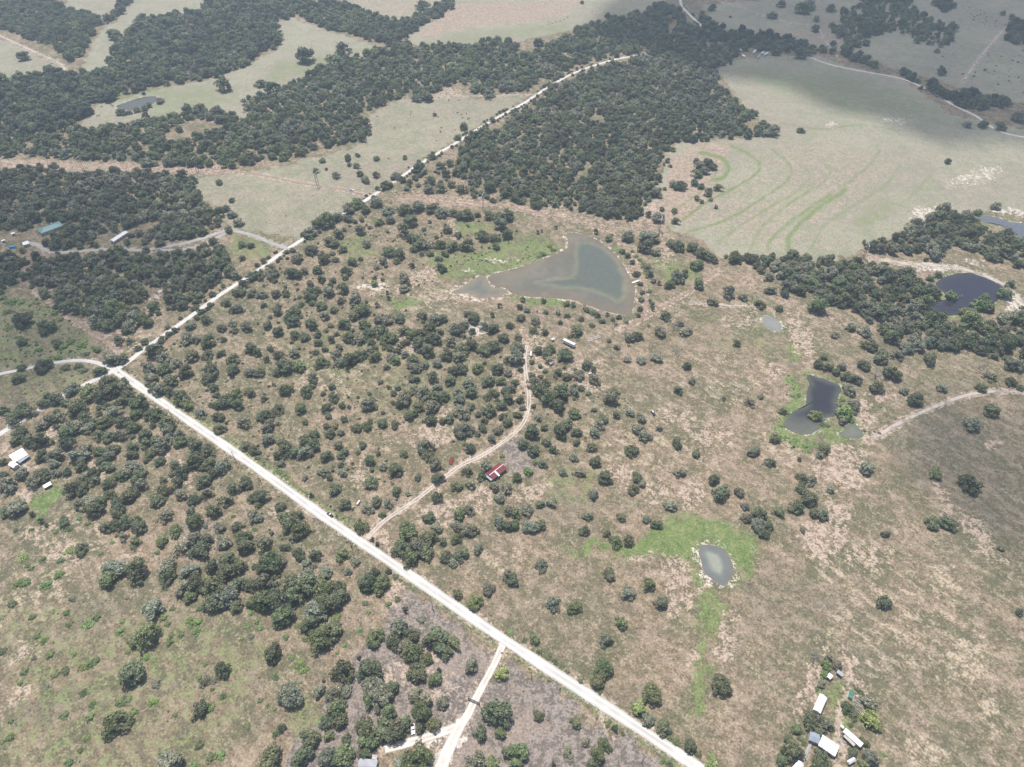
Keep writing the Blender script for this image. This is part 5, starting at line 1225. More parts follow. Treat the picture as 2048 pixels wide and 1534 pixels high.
infill([(0, 500), (420, 490), (450, 560), (260, 670), (100, 590), (0, 590)], 9.0, 5.0, 10.0, 'dddg', 0.5)
line, wdt = ROADW[1]
for a, b in zip(line[:-1], line[1:]):
    ln = np.linalg.norm(b - a)
    nrm = np.array([-(b - a)[1], (b - a)[0]]) / (ln + 1e-9)
    for s_ in np.arange(0, ln, 7.0):
        for sd, chance in ((-1, 0.52), (1, 0.30)):
            q = a + (b - a) * (s_ / ln) + nrm * sd * (wdt / 2 + 1.8 + abs(rnd.gauss(0, 1.4)))
            qx, qy = to_px(q[0], q[1])
            if 20 < qy < 690 and rnd.random() < chance:
                pts.append(point((q[0], q[1], 0), rnd.uniform(1.3, 3.9), rnd.choice('dddmc'), NV))
scatter_stuff("scattered_oak_trees", LIB_TREE, pts, "many smaller oaks dotted over pastures, pond banks and road verges")


for poly, spc, dia, tones, what in WOODS:
    P = hex_points(poly, spc, WOOD_HOLES, -0.6, 0.42, 22.0)
    gap = wnoise(P[:, 0], P[:, 1], 24.0, 21)
    P = P[(gap > 0.10) | (npr.rand(len(P)) < 0.5)]
    dens = wnoise(P[:, 0], P[:, 1], 40.0, 22)
    lush = 0.72 + 0.62 * (0.6 * wnoise(P[:, 0], P[:, 1], 55.0, 23) + 0.4 * wnoise(P[:, 0], P[:, 1], 17.0, 24))
    pts = []
    for (X, Y), dn, lu in zip(P, dens, lush):
        rad = 0.5 * dia * rnd.choice((0.5, 0.7, 0.85, 0.95, 1.0, 1.1, 1.25)) * rnd.uniform(0.9, 1.1) * (0.85 + 0.28 * dn)
        tn = tones[int(dn * len(tones) * 1.1) % len(tones)] if rnd.random() < 0.5 else rnd.choice(tones)
        q = point((X, Y, 0), rad, tn, NV, rnd.uniform(0.85, 1.4))
        pts.append((q[0], q[1], q[2], tuple(k * lu for k in q[3]), q[4]))
    scatter_stuff("woodland", LIB_TREE, pts, what)

# single cedars, dead trees and bushes
for i, (x, y, w) in enumerate(CEDARS):
    p, rad = place_from_px(x, y, w / 3.994 * 1.1, 0.8)
    ph = phrase(x, y)
    c = put("cedar_bush", CEDAR[i % 3], None, loc=p, rotz=rnd.uniform(0, 6.28), label="narrow blackish green cedar %s" % ph, cat="cedar", group="cedars " + ph)
    c.scale = (rad, rad, rad)
    c["leafcol"] = tone_of('c', rnd)
for i, (x, y, w) in enumerate(DEAD):
    p, rad = place_from_px(x, y, w / 3.994 * 1.15, 0.7)
    ph = phrase(x, y)
    c = put("dead_tree", DEADT[i % 4], None, loc=p, rotz=rnd.uniform(0, 6.28), label="bare grey leafless tree %s" % ph, cat="dead tree", group="dead trees " + ph)
    c.scale = (rad, rad, rad)
for i, (x, y, w, tone) in enumerate(BUSHES):
    p, rad = place_from_px(x, y, w / 3.994 * 1.05, 0.3)
    ph = phrase(x, y)
    do = (np.hypot(XY[:, 0] - p.x, XY[:, 1] - p.y) - RR - rad).min()
    db = min(math.hypot(x - q[0], y - q[1]) for q in BUSHES if q[:2] != (x, y)) / ppm(y) - 2 * rad
    c = put("bush", BUSH[rnd.randrange(5)], None, loc=p, rotz=rnd.uniform(0, 6.28), label=short("%s %s bush %s %s" % ("tiny" if rad < 1.7 else "small" if rad < 2.3 else "mid-sized" if rad < 2.8 else "wide", TONE_WORD[tone], "against an oak" if do < 0.8 else "joining another" if db < 0.8 else "alone", ph)), cat="bush", group="bushes " + ph)
    c.scale = (rad * rnd.uniform(0.9, 1.1), rad, rad * rnd.uniform(0.6, 0.85))
    c["leafcol"] = tone_of(tone, rnd)

# low brush too small and too many to count
BRUSH = [   # outline, spacing, radius range, tones
    ([(270, 745), (520, 550), (760, 402), (1090, 470), (870, 560), (800, 640), (1050, 690), (1055, 840), (900, 940), (735, 1065), (500, 915)], 6.6, (0.3, 1.7), 'dcdm'),
    ([(0, 592), (90, 600), (200, 690), (190, 715), (100, 722), (0, 742), (-40, 660)], 6.0, (0.7, 2.1), 'bmbm'),
    ([(0, 750), (100, 735), (190, 728), (200, 750), (100, 800), (0, 850)], 8.0, (0.6, 1.7), 'mbg'),
    ([(0, 1100), (330, 950), (700, 1180), (700, 1330), (560, 1534), (0, 1534)], 13.0, (0.3, 0.9), 'mbbg'),
    ([(300, 760), (740, 1080), (830, 1150), (700, 1180), (330, 950), (250, 790)], 6.5, (0.3, 1.5), 'mdg'),
    ([(1080, 700), (1240, 760), (1300, 900), (1120, 960), (1060, 850)], 6.5, (0.3, 1.3), 'dmg'),
    ([(1310, 540), (1440, 530), (1540, 590), (1380, 630), (1300, 640)], 8.0, (0.4, 1.2), 'dmb'),
    ([(860, 540), (1000, 475), (1130, 490), (1100, 515), (930, 565)], 6.0, (0.5, 1.5), 'bmg'),
    ([(1580, 740), (1610, 770), (1560, 870), (1650, 900), (1600, 912), (1540, 866)], 3.6, (0.5, 1.3), 'bmb'),
    ([(1240, 490), (1262, 500), (1312, 580), (1296, 585)], 3.6, (0.8, 1.8), 'bm'),
    ([(800, 190), (1000, 190), (900, 290), (700, 400), (560, 470), (560, 380), (740, 290)], 26.0, (0.5, 1.3), 'dc'),
    ([(1850, 110), (2048, 90), (2048, 190), (1950, 180)], 14.0, (0.8, 2.4), 'dm'), ([(1890, 5), (1960, 20), (2040, 60), (1960, 50)], 12.0, (0.8, 2.2), 'dm'),
    ([(1660, 900), (1720, 800), (1800, 740), (1960, 760), (1760, 880)], 11.0, (0.4, 1.2), 'dmb'), ([(1600, 640), (1700, 680), (1640, 740), (1580, 720)], 9.0, (0.4, 1.2), 'bmg'),
    ([(1014, 1300), (1380, 1545), (1300, 1560), (890, 1560), (945, 1410)], 9.0, (0.25, 0.6), 'mgd'), ([(1150, 1100), (1900, 1060), (2000, 1534), (1450, 1534)], 17.0, (0.25, 0.6), 'mgd'),
    ([(1170, 700), (1560, 650), (1580, 900), (1300, 960)], 15.0, (0.25, 0.7), 'mgd'), ([(850, 330), (960, 370), (1060, 410), (780, 385)], 8.0, (0.6, 1.6), 'dm'),
    ([(240, 540), (380, 540), (330, 640), (260, 610)], 7.5, (0.5, 1.4), 'mdg'),
]
pts = []
for poly, spc, (r0, r1), tones in BRUSH:
    P = hex_points(poly, spc, (), 0.8, 0.5)
    gap = wnoise(P[:, 0], P[:, 1], 17.0, 33)
    P = P[gap > 0.38]
    for X, Y in P:
        rad = r0 + (r1 - r0) * rnd.random() ** 2
        pts.append(point((X, Y, -0.02), rad, rnd.choice(tones), 5, rad and rnd.uniform(0.7, 1.1)))
# ragged growth along the fence lines beside the roads
for k, line_w, step_, off in ((0, ROADW[0], 2.6, 2.0), (1, ROADW[1], 4.0, 1.6)):
    line, wdt = line_w
    for a, b in zip(line[:-1], line[1:]):
        ln = np.linalg.norm(b - a)
        nrm = np.array([-(b - a)[1], (b - a)[0]]) / (ln + 1e-9)
        for s_ in np.arange(0, ln, step_):
            for sd in (-1, 1):
                if rnd.random() < 0.42 and wnoise(np.array([a[0]]), np.array([a[1]]), 30.0, 40 + sd)[0] > 0.42:
                    q = a + (b - a) * (s_ / ln) + nrm * sd * (wdt / 2 + off + abs(rnd.gauss(0, 1.3)))
                    pts.append(point((q[0], q[1], -0.02), rnd.uniform(0.35, 1.25), rnd.choice('mmdbg'), 5))
scatter_stuff("low_brush", LIB_BUSH, pts, "low scrubby brush speckled over the pastures and road verges")


# ------------------------------------------------------------------ buildings
def frame_of(A, B, C, z):
    """centre, turn, length, width of a roof outline given three of its corners in the photo at height z"""
    a, b, c = G(*A, z), G(*B, z), G(*C, z)
    ex = (b - a).normalized()
    ey = Vector((-ex.y, ex.x, 0))
    L, W = (b - a).length, (c - a).dot(ey)
    cen = a + ex * L / 2 + ey * W / 2
    cen.z = 0
    return cen, math.atan2(ex.y, ex.x), L, abs(W)


def window(root, cen, rot, x, y, z, w, h, face):
    """a framed window on a long wall (face +1 or -1)"""
    f = MB()
    f.box(x - w / 2 - .07, x + w / 2 + .07, y, y + face * .06, z - h / 2 - .07, z - h / 2)
    f.box(x - w / 2 - .07, x + w / 2 + .07, y, y + face * .06, z + h / 2, z + h / 2 + .07)
    f.box(x - w / 2 - .07, x - w / 2, y, y + face * .06, z - h / 2, z + h / 2)
    f.box(x + w / 2, x + w / 2 + .07, y, y + face * .06, z - h / 2, z + h / 2)
    o = f.build("window", M['white_paint'], root, loc=cen, rotz=rot)
    g = MB().box(x - w / 2, x + w / 2, y, y + face * .03, z - h / 2, z + h / 2)
    g.build("pane", M['glass'], o)


def block(root, A, B, C, eave, rise, roofm, wallm, style='gable', over=0.35, wins=2, door=True, post=False):
    cen, rot, L, W = frame_of(A, B, C, eave)
    cen = cen - root.location
    cen.z = 0
    l, w = L / 2 - over, W / 2 - over
    wl = MB()
    if post:
        for sx in (-1, 1):
            for sy in (-1, 1):
                MB().box(sx * l - .08, sx * l + .08, sy * w - .08, sy * w + .08, 0, eave - .05).build("post", wallm, root, loc=cen, rotz=rot)
    else:
        k = rise if style in ('gable',) else 0
        n = [(-l, -w, 0), (l, -w, 0), (l, w, 0), (-l, w, 0), (-l, -w, eave), (l, -w, eave), (l, w, eave), (-l, w, eave), (-l, 0, eave + k - .02), (l, 0, eave + k - .02)]
        wl.v = n
        wl.f = [(0, 1, 5, 4), (2, 3, 7, 6), (1, 2, 6, 9, 5), (3, 0, 4, 8, 7)]
        wl.build("wall", wallm, root, loc=cen, rotz=rot)
    l2, w2 = L / 2, W / 2
    if style == 'gable':
        drop = rise * over / max(w, .5)
        for s_ in (-1, 1):
            q = [(-l2, s_ * w2, eave - drop), (l2, s_ * w2, eave - drop), (l2, 0, eave + rise), (-l2, 0, eave + rise)]
            if s_ > 0:
                q = [q[1], q[0], q[3], q[2]]
            MB().slab([Vector(p) + Vector((0, 0, .09)) for p in q], .08).build("roof_slope", roofm, root, loc=cen, rotz=rot)
        MB().box(-l2, l2, -.14, .14, eave + rise + .06, eave + rise + .13).build("ridge_cap", roofm, root, loc=cen, rotz=rot)
    elif style == 'hip':
        h = min(w2, l2) * 0.95
        R0, R1 = (-l2 + h, 0, eave + rise), (l2 - h, 0, eave + rise)
        cs = [(-l2, -w2, eave), (l2, -w2, eave), (l2, w2, eave), (-l2, w2, eave)]
        for q in ([cs[0], cs[1], R1, R0], [cs[2], cs[3], R0, R1]):
            MB().slab(q, .08).build("roof_slope", roofm, root, loc=cen, rotz=rot)
        for q in ([cs[1], cs[2], R1], [cs[3], cs[0], R0]):
            MB().poly(q).build("hip_slope", roofm, root, loc=cen, rotz=rot)
    else:
        MB().slab([(-l2, -w2, eave + .05), (l2, -w2, eave + .05), (l2, w2, eave + rise + .05), (-l2, w2, eave + rise + .05)], .08).build("roof_slope", roofm, root, loc=cen, rotz=rot)
    if not post:
        for i in range(wins):
            x = -l + (i + 1) * 2 * l / (wins + 1) + (0.8 if door else 0)
            for fc in (-1, 1):
                window(root, cen, rot, x, fc * (w + .002), eave * .55, 0.95, 1.05, fc)
        if door:
            d = MB().box(-l + .5, -l + 1.45, -w - .05, -w + .0, 0.02, 2.05).build("door", M['wood'], root, loc=cen, rotz=rot)
            MB().box(-l + 1.28, -l + 1.36, -w - .11, -w - .05, .98, 1.06).build("handle", M['galv'], d)
    return cen, rot, L, W


def building(name, label, cat, at, group=None):
    p = G(*at)
    return put(name, None, loc=p, label=label, cat=cat, group=group)


def z2(*p): return zoomed(1560, 1310, 6.827, p)
def z4(*p): return zoomed(0, 860, 12.78, p)
def z6(*p): return zoomed(0, 430, 7.304, p)
def z1(*p): return zoomed(930, 880, 12.78, p)
def z5(*p): return zoomed(680, 1380, 6.827, p)
def z3(*p): return zoomed(1040, 650, 10.225, p)
def z8(*p): return zoomed(1450, 60, 6.827, p)


b = building("house", "house with dark red metal roof and white ridge beside the two-track lane", "house", (992, 944))
cen, rot, L, W = block(b, *z1((520, 850), (870, 575), (730, 1000)), 2.9, 1.1, M['red_roof'], M['dark_wall'], wins=3)
MB().box(-L / 2, L / 2, -.22, .22, 4.14, 4.20).build("ridge_flashing", M['white_paint'], b, loc=cen, rotz=rot)
MB().slab([(-L * .16, -W / 2 - .9, 2.92), (-L * .16 + 1.5, -W / 2 - .9, 2.92), (-L * .16 + 1.5, -.2, 4.17), (-L * .16, -.2, 4.17)], .06).build("skylight_strip", M['white_paint'], b, loc=cen, rotz=rot)
MB().slab([(-L / 2 - 1.6, -W * .45, 2.5), (-L / 2 + .2, -W * .45, 2.7), (-L / 2 + .2, W * .45, 2.7), (-L / 2 - 1.6, W * .45, 2.5)], .06).build("porch_roof", M['steel_roof'], b, loc=cen, rotz=rot)
for yy in (-.4, .4):
    MB().box(-L / 2 - 1.55, -L / 2 - 1.42, W * yy - .07, W * yy + .07, 0, 2.42).build("post", M['wood'], b, loc=cen, rotz=rot)

b = building("house", "L-shaped house with bright white metal roof and blue-grey porch roof", "house", (37, 915))
block(b, *z4((215, 650), (565, 452), (420, 800)), 3.0, 1.0, M['white_roof'], M['cream_wall'], wins=3)
block(b, *z4((195, 885), (345, 975), (300, 770)), 2.95, 0.8, M['white_roof'], M['cream_wall'], wins=1, door=False)
block(b, *z4((500, 850), (765, 662), (445, 805)), 2.35, 0.35, M['steel_roof'], M['wood'], style='mono', post=True)
b = building("shed", "low flat white-roofed shed at the edge of the bright lawn", "shed", (95, 973))
block(b, *z4((1090, 1425), (1280, 1320), (1170, 1475)), 2.1, 0.25, M['white_roof'], M['dark_wall'], style='mono', wins=0)
b = building("house", "long house with teal green hip roof among dense oaks", "house", (100, 461))
cen, rot, L, W = block(b, *z6((600, 270), (925, 150), (555, 205)), 3.2, 2.2, M['teal_roof'], M['cream_wall'], style='hip', wins=4)
MB().box(L * .12, L * .12 + .9, W * .1, W * .1 + .9, 4.2, 6.3).build("chimney", M['white_paint'], b, loc=cen, rotz=rot)
b = building("shed", "small white-roofed garage at the end of the concrete driveway", "garage", (51, 486))
block(b, *z6((320, 400), (410, 372), (375, 432)), 2.8, 0.6, M['white_roof'], M['cream_wall'], wins=0)
b = building("house", "long narrow white-roofed house beside the concrete driveway", "house", (237, 474))
block(b, *z6((1600, 370), (1815, 232), (1640, 400)), 3.0, 0.9, M['white_roof'], M['cream_wall'], wins=4)
for k, (q, lb) in enumerate([(((15, 372), (68, 355), (20, 385)), "white camper roof at the clearing with the blue tarp"), (((155, 268), (205, 250), (165, 284)), "white storage shed in the oaks behind the teal-roofed house")]):
    b = building("shed", lb, "shed", z6(q[0])[0])
    block(b, *z6(*q), 2.5, 0.3, M['white_roof'], M['cream_wall'], style='mono', wins=0)

HS = "white buildings of the homestead"
b = building("shed", "plain white metal barn standing apart above the homestead oaks", "barn", z2((550, 650))[0], HS)
block(b, *z2((545, 522), (452, 738), (648, 580)), 3.4, 0.7, M['white_roof'], M['white_paint'], wins=1)
b = building("mobile_home", "long narrow mobile home with white roof in the homestead", "mobile home", z2((990, 1130))[0], HS)
block(b, *z2((1100, 1262), (858, 1046), (1130, 1195)), 3.0, 0.35, M['white_roof'], M['cream_wall'], wins=4)
block(b, *z2((1005, 1250), (860, 1110), (1030, 1215)), 2.3, 0.2, M['pale_wood'], M['wood'], style='mono', post=True)
b = building("house", "homestead house with angled white and grey roofs under large oaks", "house", z2((600, 1180))[0], HS)
block(b, *z2((395, 1160), (535, 1215), (440, 1045)), 3.0, 0.8, M['steel_roof'], M['cream_wall'], wins=1)
block(b, *z2((520, 1232), (752, 1388), (600, 1098)), 3.0, 0.8, M['white_roof'], M['cream_wall'], wins=3, door=False)
b = building("shed", "small white gabled shed below the mobile home", "shed", z2((970, 1445))[0], HS)
block(b, *z2((950, 1497), (1042, 1440), (905, 1450)), 2.4, 0.6, M['white_roof'], M['white_paint'], wins=0)
b = building("shed", "white-roofed barn reached by the pale paved walk", "barn", z2((230, 1500))[0], HS)
block(b, *z2((110, 1590), (255, 1432), (210, 1640)), 3.2, 0.7, M['white_roof'], M['white_paint'], wins=1)
b = building("shed", "tiny white tin shed beside the bright green trees", "shed", z2((675, 285))[0], HS)
block(b, *z2((635, 290), (690, 335), (668, 238)), 2.4, 0.3, M['white_roof'], M['white_paint'], style='mono', wins=0)
b = building("shed", "tiny grey tin shed on the homestead fence line", "shed", z2((815, 250))[0], HS)
block(b, *z2((768, 235), (840, 292), (798, 205)), 2.4, 0.3, M['grey_roof'], M['dark_wall'], style='mono', wins=0)
b = building("shed", "white-roofed lean-to at the tip of the mobile home", "shed", z2((840, 975))[0], HS)
block(b, *z2((822, 970), (862, 1005), (838, 950)), 2.2, 0.2, M['white_roof'], M['white_paint'], style='mono', wins=0, door=False)
b = building("garden_shelter", "green netted garden frame on white posts in the homestead", "garden shelter", z2((985, 540))[0])
block(b, *z2((930, 568), (985, 595), (985, 480)), 2.0, 0.1, M['green_frame'], M['white_paint'], style='mono', post=True)
b = building("house", "house with flat slate grey roof and white corners by the gated driveway", "house", (735, 1522))
cen, rot, L, W = block(b, *z5((228, 1130), (480, 1150), (245, 930)), 3.0, 0.7, M['grey_roof'], M['white_paint'], wins=2)
block(b, *z5((432, 940), (500, 950), (445, 880)), 2.6, 0.2, M['pale_wood'], M['white_paint'], style='mono', post=True)
FARM = "far farm buildings"
for (q, lb) in [(((215, 275), (275, 255), (225, 240)), "largest white barn of the far farm below the dark trees"), (((400, 310), (432, 275), (395, 280)), "narrow white shed between two far farm trees"), (((228, 345), (268, 362), (240, 330)), "low white shed at the hayfield corner below the largest far barn"),
                (((450, 372), (490, 340), (460, 350)), "small white shed on the hayfield edge of the far farm"), (((500, 318), (540, 300), (495, 300)), "white shed tucked behind the far farm's edge tree"), (((545, 335), (600, 310), (550, 312)), "long white shed at the open end of the far farm"), (((1385, 215), (1412, 195), (1378, 200)), "lone white shed on the bare far track")]:
    b = building("shed", lb, "shed", z8(q[0])[0], FARM)
    block(b, *z8(*q), 3.2, 0.8, M['white_roof'], M['white_paint'], wins=0)
b = building("shed", "white well house near the parked box trailer", "shed", z3((680, 300))[0])
block(b, *z3((650, 305), (715, 290), (655, 262)), 2.4, 0.5, M['white_roof'], M['white_paint'], wins=0)
b = building("shed", "white tarpaulin carport under the oak by the two-track lane", "carport", z3((215, 570))[0])
block(b, *z3((205, 630), (212, 535), (240, 625)), 2.6, 0.3, M['white_roof'], M['galv'], post=True)
b = building("shed", "small bright white tin shed at the foot of a dark oak", "shed", z3((660, 765))[0])
block(b, *z3((625, 800), (690, 765), (625, 745)), 2.3, 0.4, M['white_roof'], M['white_paint'], wins=0)


# ------------------------------------------------------------------ vehicles and farm gear
def wheel_mesh(r, w):
    mb = MB()
    mb.tube([(0, -w / 2, 0), (0, w / 2, 0)], [r, r], 14)
    return from_py("wheel", mb.v, mb.f)


WHEEL = wheel_mesh(.38, .26)
WHEEL.materials.append(M['rubber'])
RIM = from_py("rim", *(lambda m: (m.v, m.f))(MB().tube([(0, -.14, 0), (0, .14, 0)], [.22, .22], 10)))
RIM.materials.append(M['galv'])


def wheels(root, xs, half):
    for x in xs:
        for sy in (-1, 1):
            w = put("wheel", WHEEL, root, loc=(x, sy * half, .38))
            put("rim", RIM, w)


def heading(a, b):
    p, q = G(*a), G(*b)
    d = q - p
    return (p + q) / 2, math.atan2(d.y, d.x)


def vehicle(name, label, cat, tail, nose, paint, kind, glass_roof=None):
    c, rz = heading(tail, nose)
    root = put(name, None, loc=c, rotz=rz, label=label, cat=cat)
    hw = .95
    prof = [(-2.65, .45), (2.55, .45), (2.68, .62), (2.62, .95), (1.35, 1.10), (-2.55, 1.10), (-2.68, .95)]
    n = len(prof)
    mb = MB()
    for sy, k in ((-1, .93), (-1, 1.0), (1, 1.0), (1, .93)):
        mb.v += [(x, sy * hw * k if k == 1 else sy * hw * 1.0, z) if k == 1 else (x * .985, sy * hw, .45 + (z - .45) * .97) for x, z in prof]
    mb.v = [(x, -hw, z) for x, z in prof] + [(x, hw, z) for x, z in prof]
    mb.f = [tuple(range(n)), tuple(range(2 * n - 1, n - 1, -1))] + [((i + 1) % n, i, i + n, (i + 1) % n + n) for i in range(n)]
    body = mb.build("body", paint, root)
    bev = body.modifiers.new("soft_edges", 'BEVEL')
    bev.width, bev.segments = .07, 2
    x0, x1, f0, f1 = ((-2.45, .95, -2.2, .25) if kind == 'suv' else (-.95, .95, -.75, .25))
    cb = MB()
    cb.v = [(x0, -hw + .05, 1.09), (x1, -hw + .05, 1.09), (x1, hw - .05, 1.09), (x0, hw - .05, 1.09), (f0, -hw + .2, 1.78), (f1, -hw + .2, 1.78), (f1, hw - .2, 1.78), (f0, hw - .2, 1.78)]
    cb.f = [(4, 5, 6, 7), (0, 1, 5, 4), (1, 2, 6, 5), (2, 3, 7, 6), (3, 0, 4, 7)]
    cab = cb.build("cabin", paint, root)

    def glaze(ids, nm):
        q = [Vector(cb.v[i]) for i in ids]
        m_ = sum(q, Vector()) / 4
        nr_ = (q[1] - q[0]).cross(q[2] - q[0]).normalized()
        MB().poly([m_ + (p - m_) * .84 + nr_ * .008 for p in q]).build(nm, M['glass'], cab)
    glaze((1, 2, 6, 5), "windscreen")
    glaze((3, 0, 4, 7), "rear_window")
    glaze((0, 1, 5, 4), "side_window")
    glaze((2, 3, 7, 6), "side_window")
    if kind == 'pickup':
        MB().box(-2.5, -1.05, -.78, .78, 1.101, 1.112).build("cargo_bed", M['rubber'], root)
        for sy in (-1, 1):
            MB().box(-2.55, -1.0, sy * .86 - .06, sy * .86 + .06, 1.10, 1.22).build("bed_rail", paint, root)
    if glass_roof:
        MB().box(f0 + .15, f1 - .1, -hw + .32, hw - .32, 1.781, 1.80).build("roof_panel", glass_roof, root)  # thin panel in a second material on top of the cabin
    for sy in (-1, 1):
        MB().box(2.60, 2.69, sy * .68 - .18, sy * .68 + .18, .70, .90).build("headlight", M['lamp_lens'], root)
        MB().box(-2.70, -2.62, sy * .74 - .12, sy * .74 + .12, .75, .98).build("tail_light", M['tail_lens'], root)
    wheels(root, (-1.65, 1.7), .86)
    return root


vehicle("pickup_truck", "dark navy pickup truck driving on the wide gravel road", "pickup truck", (666.5, 1035), (654.5, 1026), M['navy_paint'], 'pickup', M['car_white'])
vehicle("parked_car", "black car with pale roof panel parked in the dry middle pasture", "car", (1303, 822), (1309.5, 833), M['black_paint'], 'suv', M['galv'])
vehicle("parked_car", "black car standing at the gravel road junction", "car", (252, 719.5), (243.5, 726), M['black_paint'], 'pickup', M['car_white'])
vehicle("pickup_truck", "white pickup truck parked in the grazed pasture with power poles", "pickup truck", (699, 381.5), (707.5, 381), M['car_white'], 'pickup')
vehicle("pickup_truck", "white pickup truck parked under the oaks beside the gated driveway", "pickup truck", (825.5, 1451), (827, 1467), M['car_white'], 'pickup')


def box_trailer():
    A, B, C = z3((868, 310), (1098, 418), (890, 250))
    cen, rot, L, W = frame_of(A, B, C, 3.9)
    root = put("box_trailer", None, loc=cen, rotz=rot, label="long white semi trailer box with ribbed silver roof parked in the pasture", cat="trailer")
    hl, hw = L / 2, 1.3
    MB().box(-hl, hl, -hw, hw, 1.1, 3.85).build("box_body", M['white_paint'], root)
    rf = MB().box(-hl - .03, hl + .03, -hw - .03, hw + .03, 3.855, 3.93).build("roof", M['white_roof'], root)
    for i in range(9):
        x = -hl + (i + .5) * L / 9
        MB().box(x - .06, x + .06, -hw, hw, 3.93, 3.97).build("rib", M['galv'], rf)
    for sy in (-1, 1):
        MB().box(-hl, hl, sy * hw - .06, sy * hw + .06, 3.93, 4.0).build("roof_rail", M['galv'], root)
    MB().box(-hl + .2, hl - .2, -.5, .5, .85, 1.09).build("chassis", M['dark_wall'], root)
    for sy in (-1, 1):
        MB().box(-hl + 2.6, -hl + 2.8, sy * .9 - .1, sy * .9 + .1, .0, 1.09).build("landing_leg", M['dark_wall'], root)
    wheels(root, (hl - 1.3, hl - 2.6), 1.05)


box_trailer()


def flat_trailer(name, label, tail, nose, wid, deck_m, rail_m, deck):
    c, rz = heading(tail, nose)
    L = (G(*nose) - G(*tail)).length
    root = put(name, None, loc=c, rotz=rz, label=label, cat="trailer")
    for sy in (-1, 1):
        MB().box(-L / 2, L / 2, sy * wid / 2 - .09, sy * wid / 2 + .09, .62, .86).build("side_rail", rail_m, root)
    n = max(4, int(L / 1.3))
    for i in range(n + 1):
        x = -L / 2 + i * L / n
        MB().box(x - .09, x + .09, -wid / 2 + .09, wid / 2 - .09, .64, .82).build("cross_member", rail_m, root)
    if deck:
        k = 8
        for i in range(k):
            y0 = -wid / 2 + .1 + i * (wid - .2) / k
            MB().box(-L / 2, L / 2, y0, y0 + (wid - .2) / k - .03, .87, .92).build("plank", deck_m, root)
    MB().tube([(L / 2, -.5, .7), (L / 2 + 1.2, 0, .6)], [.07, .07]).build("drawbar", rail_m, root)
    wheels(root, (-.7, .4), wid / 2 + .2)


flat_trailer("trailer_frame", "stripped white metal trailer frame lying in the pasture", z3((1395, 318))[0], z3((1630, 245))[0], 2.6, M['white_paint'], M['white_paint'], False)
flat_trailer("flatbed_trailer", "rusty red flatbed trailer near the two-track lane", (901, 929), (905, 915), 2.5, M['rust'], M['rust'], True)


def tank(name, label, at, L, r, mat, rz):
    root = put(name, None, loc=G(*at), rotz=rz, label=label, cat="tank")
    t = MB()
    t.tube([(-L / 2 - r * .5, 0, r + .35), (-L / 2 - r * .3, 0, r + .35), (-L / 2, 0, r + .35), (L / 2, 0, r + .35), (L / 2 + r * .3, 0, r + .35), (L / 2 + r * .5, 0, r + .35)], [r * .3, r * .75, r, r, r * .75, r * .3], 14)
    t.build("vessel", mat, root, smooth=True)
    MB().tube([(0, 0, 2 * r + .3), (0, 0, 2 * r + .6)], [.2, .2], 8).build("valve_dome", M['galv'], root)
    for x in (-L * .3, L * .3):
        MB().box(x - .12, x + .12, -r * .8, r * .8, 0, .55).build("cradle", M['dark_wall'], root)


tank("propane_tank", "white propane tank beside the thin oaks near the gravel road", (717, 1007), 3.2, .75, M['car_white'], 1.2)
tank("propane_tank", "white tank among grey oaks near the two-track bend", z3((1435, 1010))[0], 2.2, .7, M['car_white'], .4)
tank("propane_tank", "white tank by the porch of the red-roofed house", z1((410, 1045))[0], 2.4, .7, M['car_white'], .3)

# machine under a blue tarpaulin
c = G(25, 496)
root = put("covered_machine", None, loc=c, rotz=.3, label="machine covered by a bright blue tarpaulin in the oak clearing", cat="covered machine")
bm = bmesh.new()
bmesh.ops.create_cube(bm, size=1.0)
bmesh.ops.subdivide_edges(bm, edges=bm.edges[:], cuts=3, use_grid_fill=True)
for v in bm.verts:
    r_ = rnd.uniform(-.12, .12)
    top = v.co.z > 0.1
    v.co = Vector((v.co.x * (4.6 if top else 5.4) + r_, v.co.y * (2.1 if top else 2.8) + r_, (v.co.z + .5) * 2.1 + (0.25 * (.5 - abs(v.co.x)) if top else 0)))
me = bpy.data.meshes.new("tarpaulin")
bm.to_mesh(me)
bm.free()
put("tarpaulin", me, root, (M['tarp_blue'],))
wheels(root, (-1.6, 1.6), 1.3)


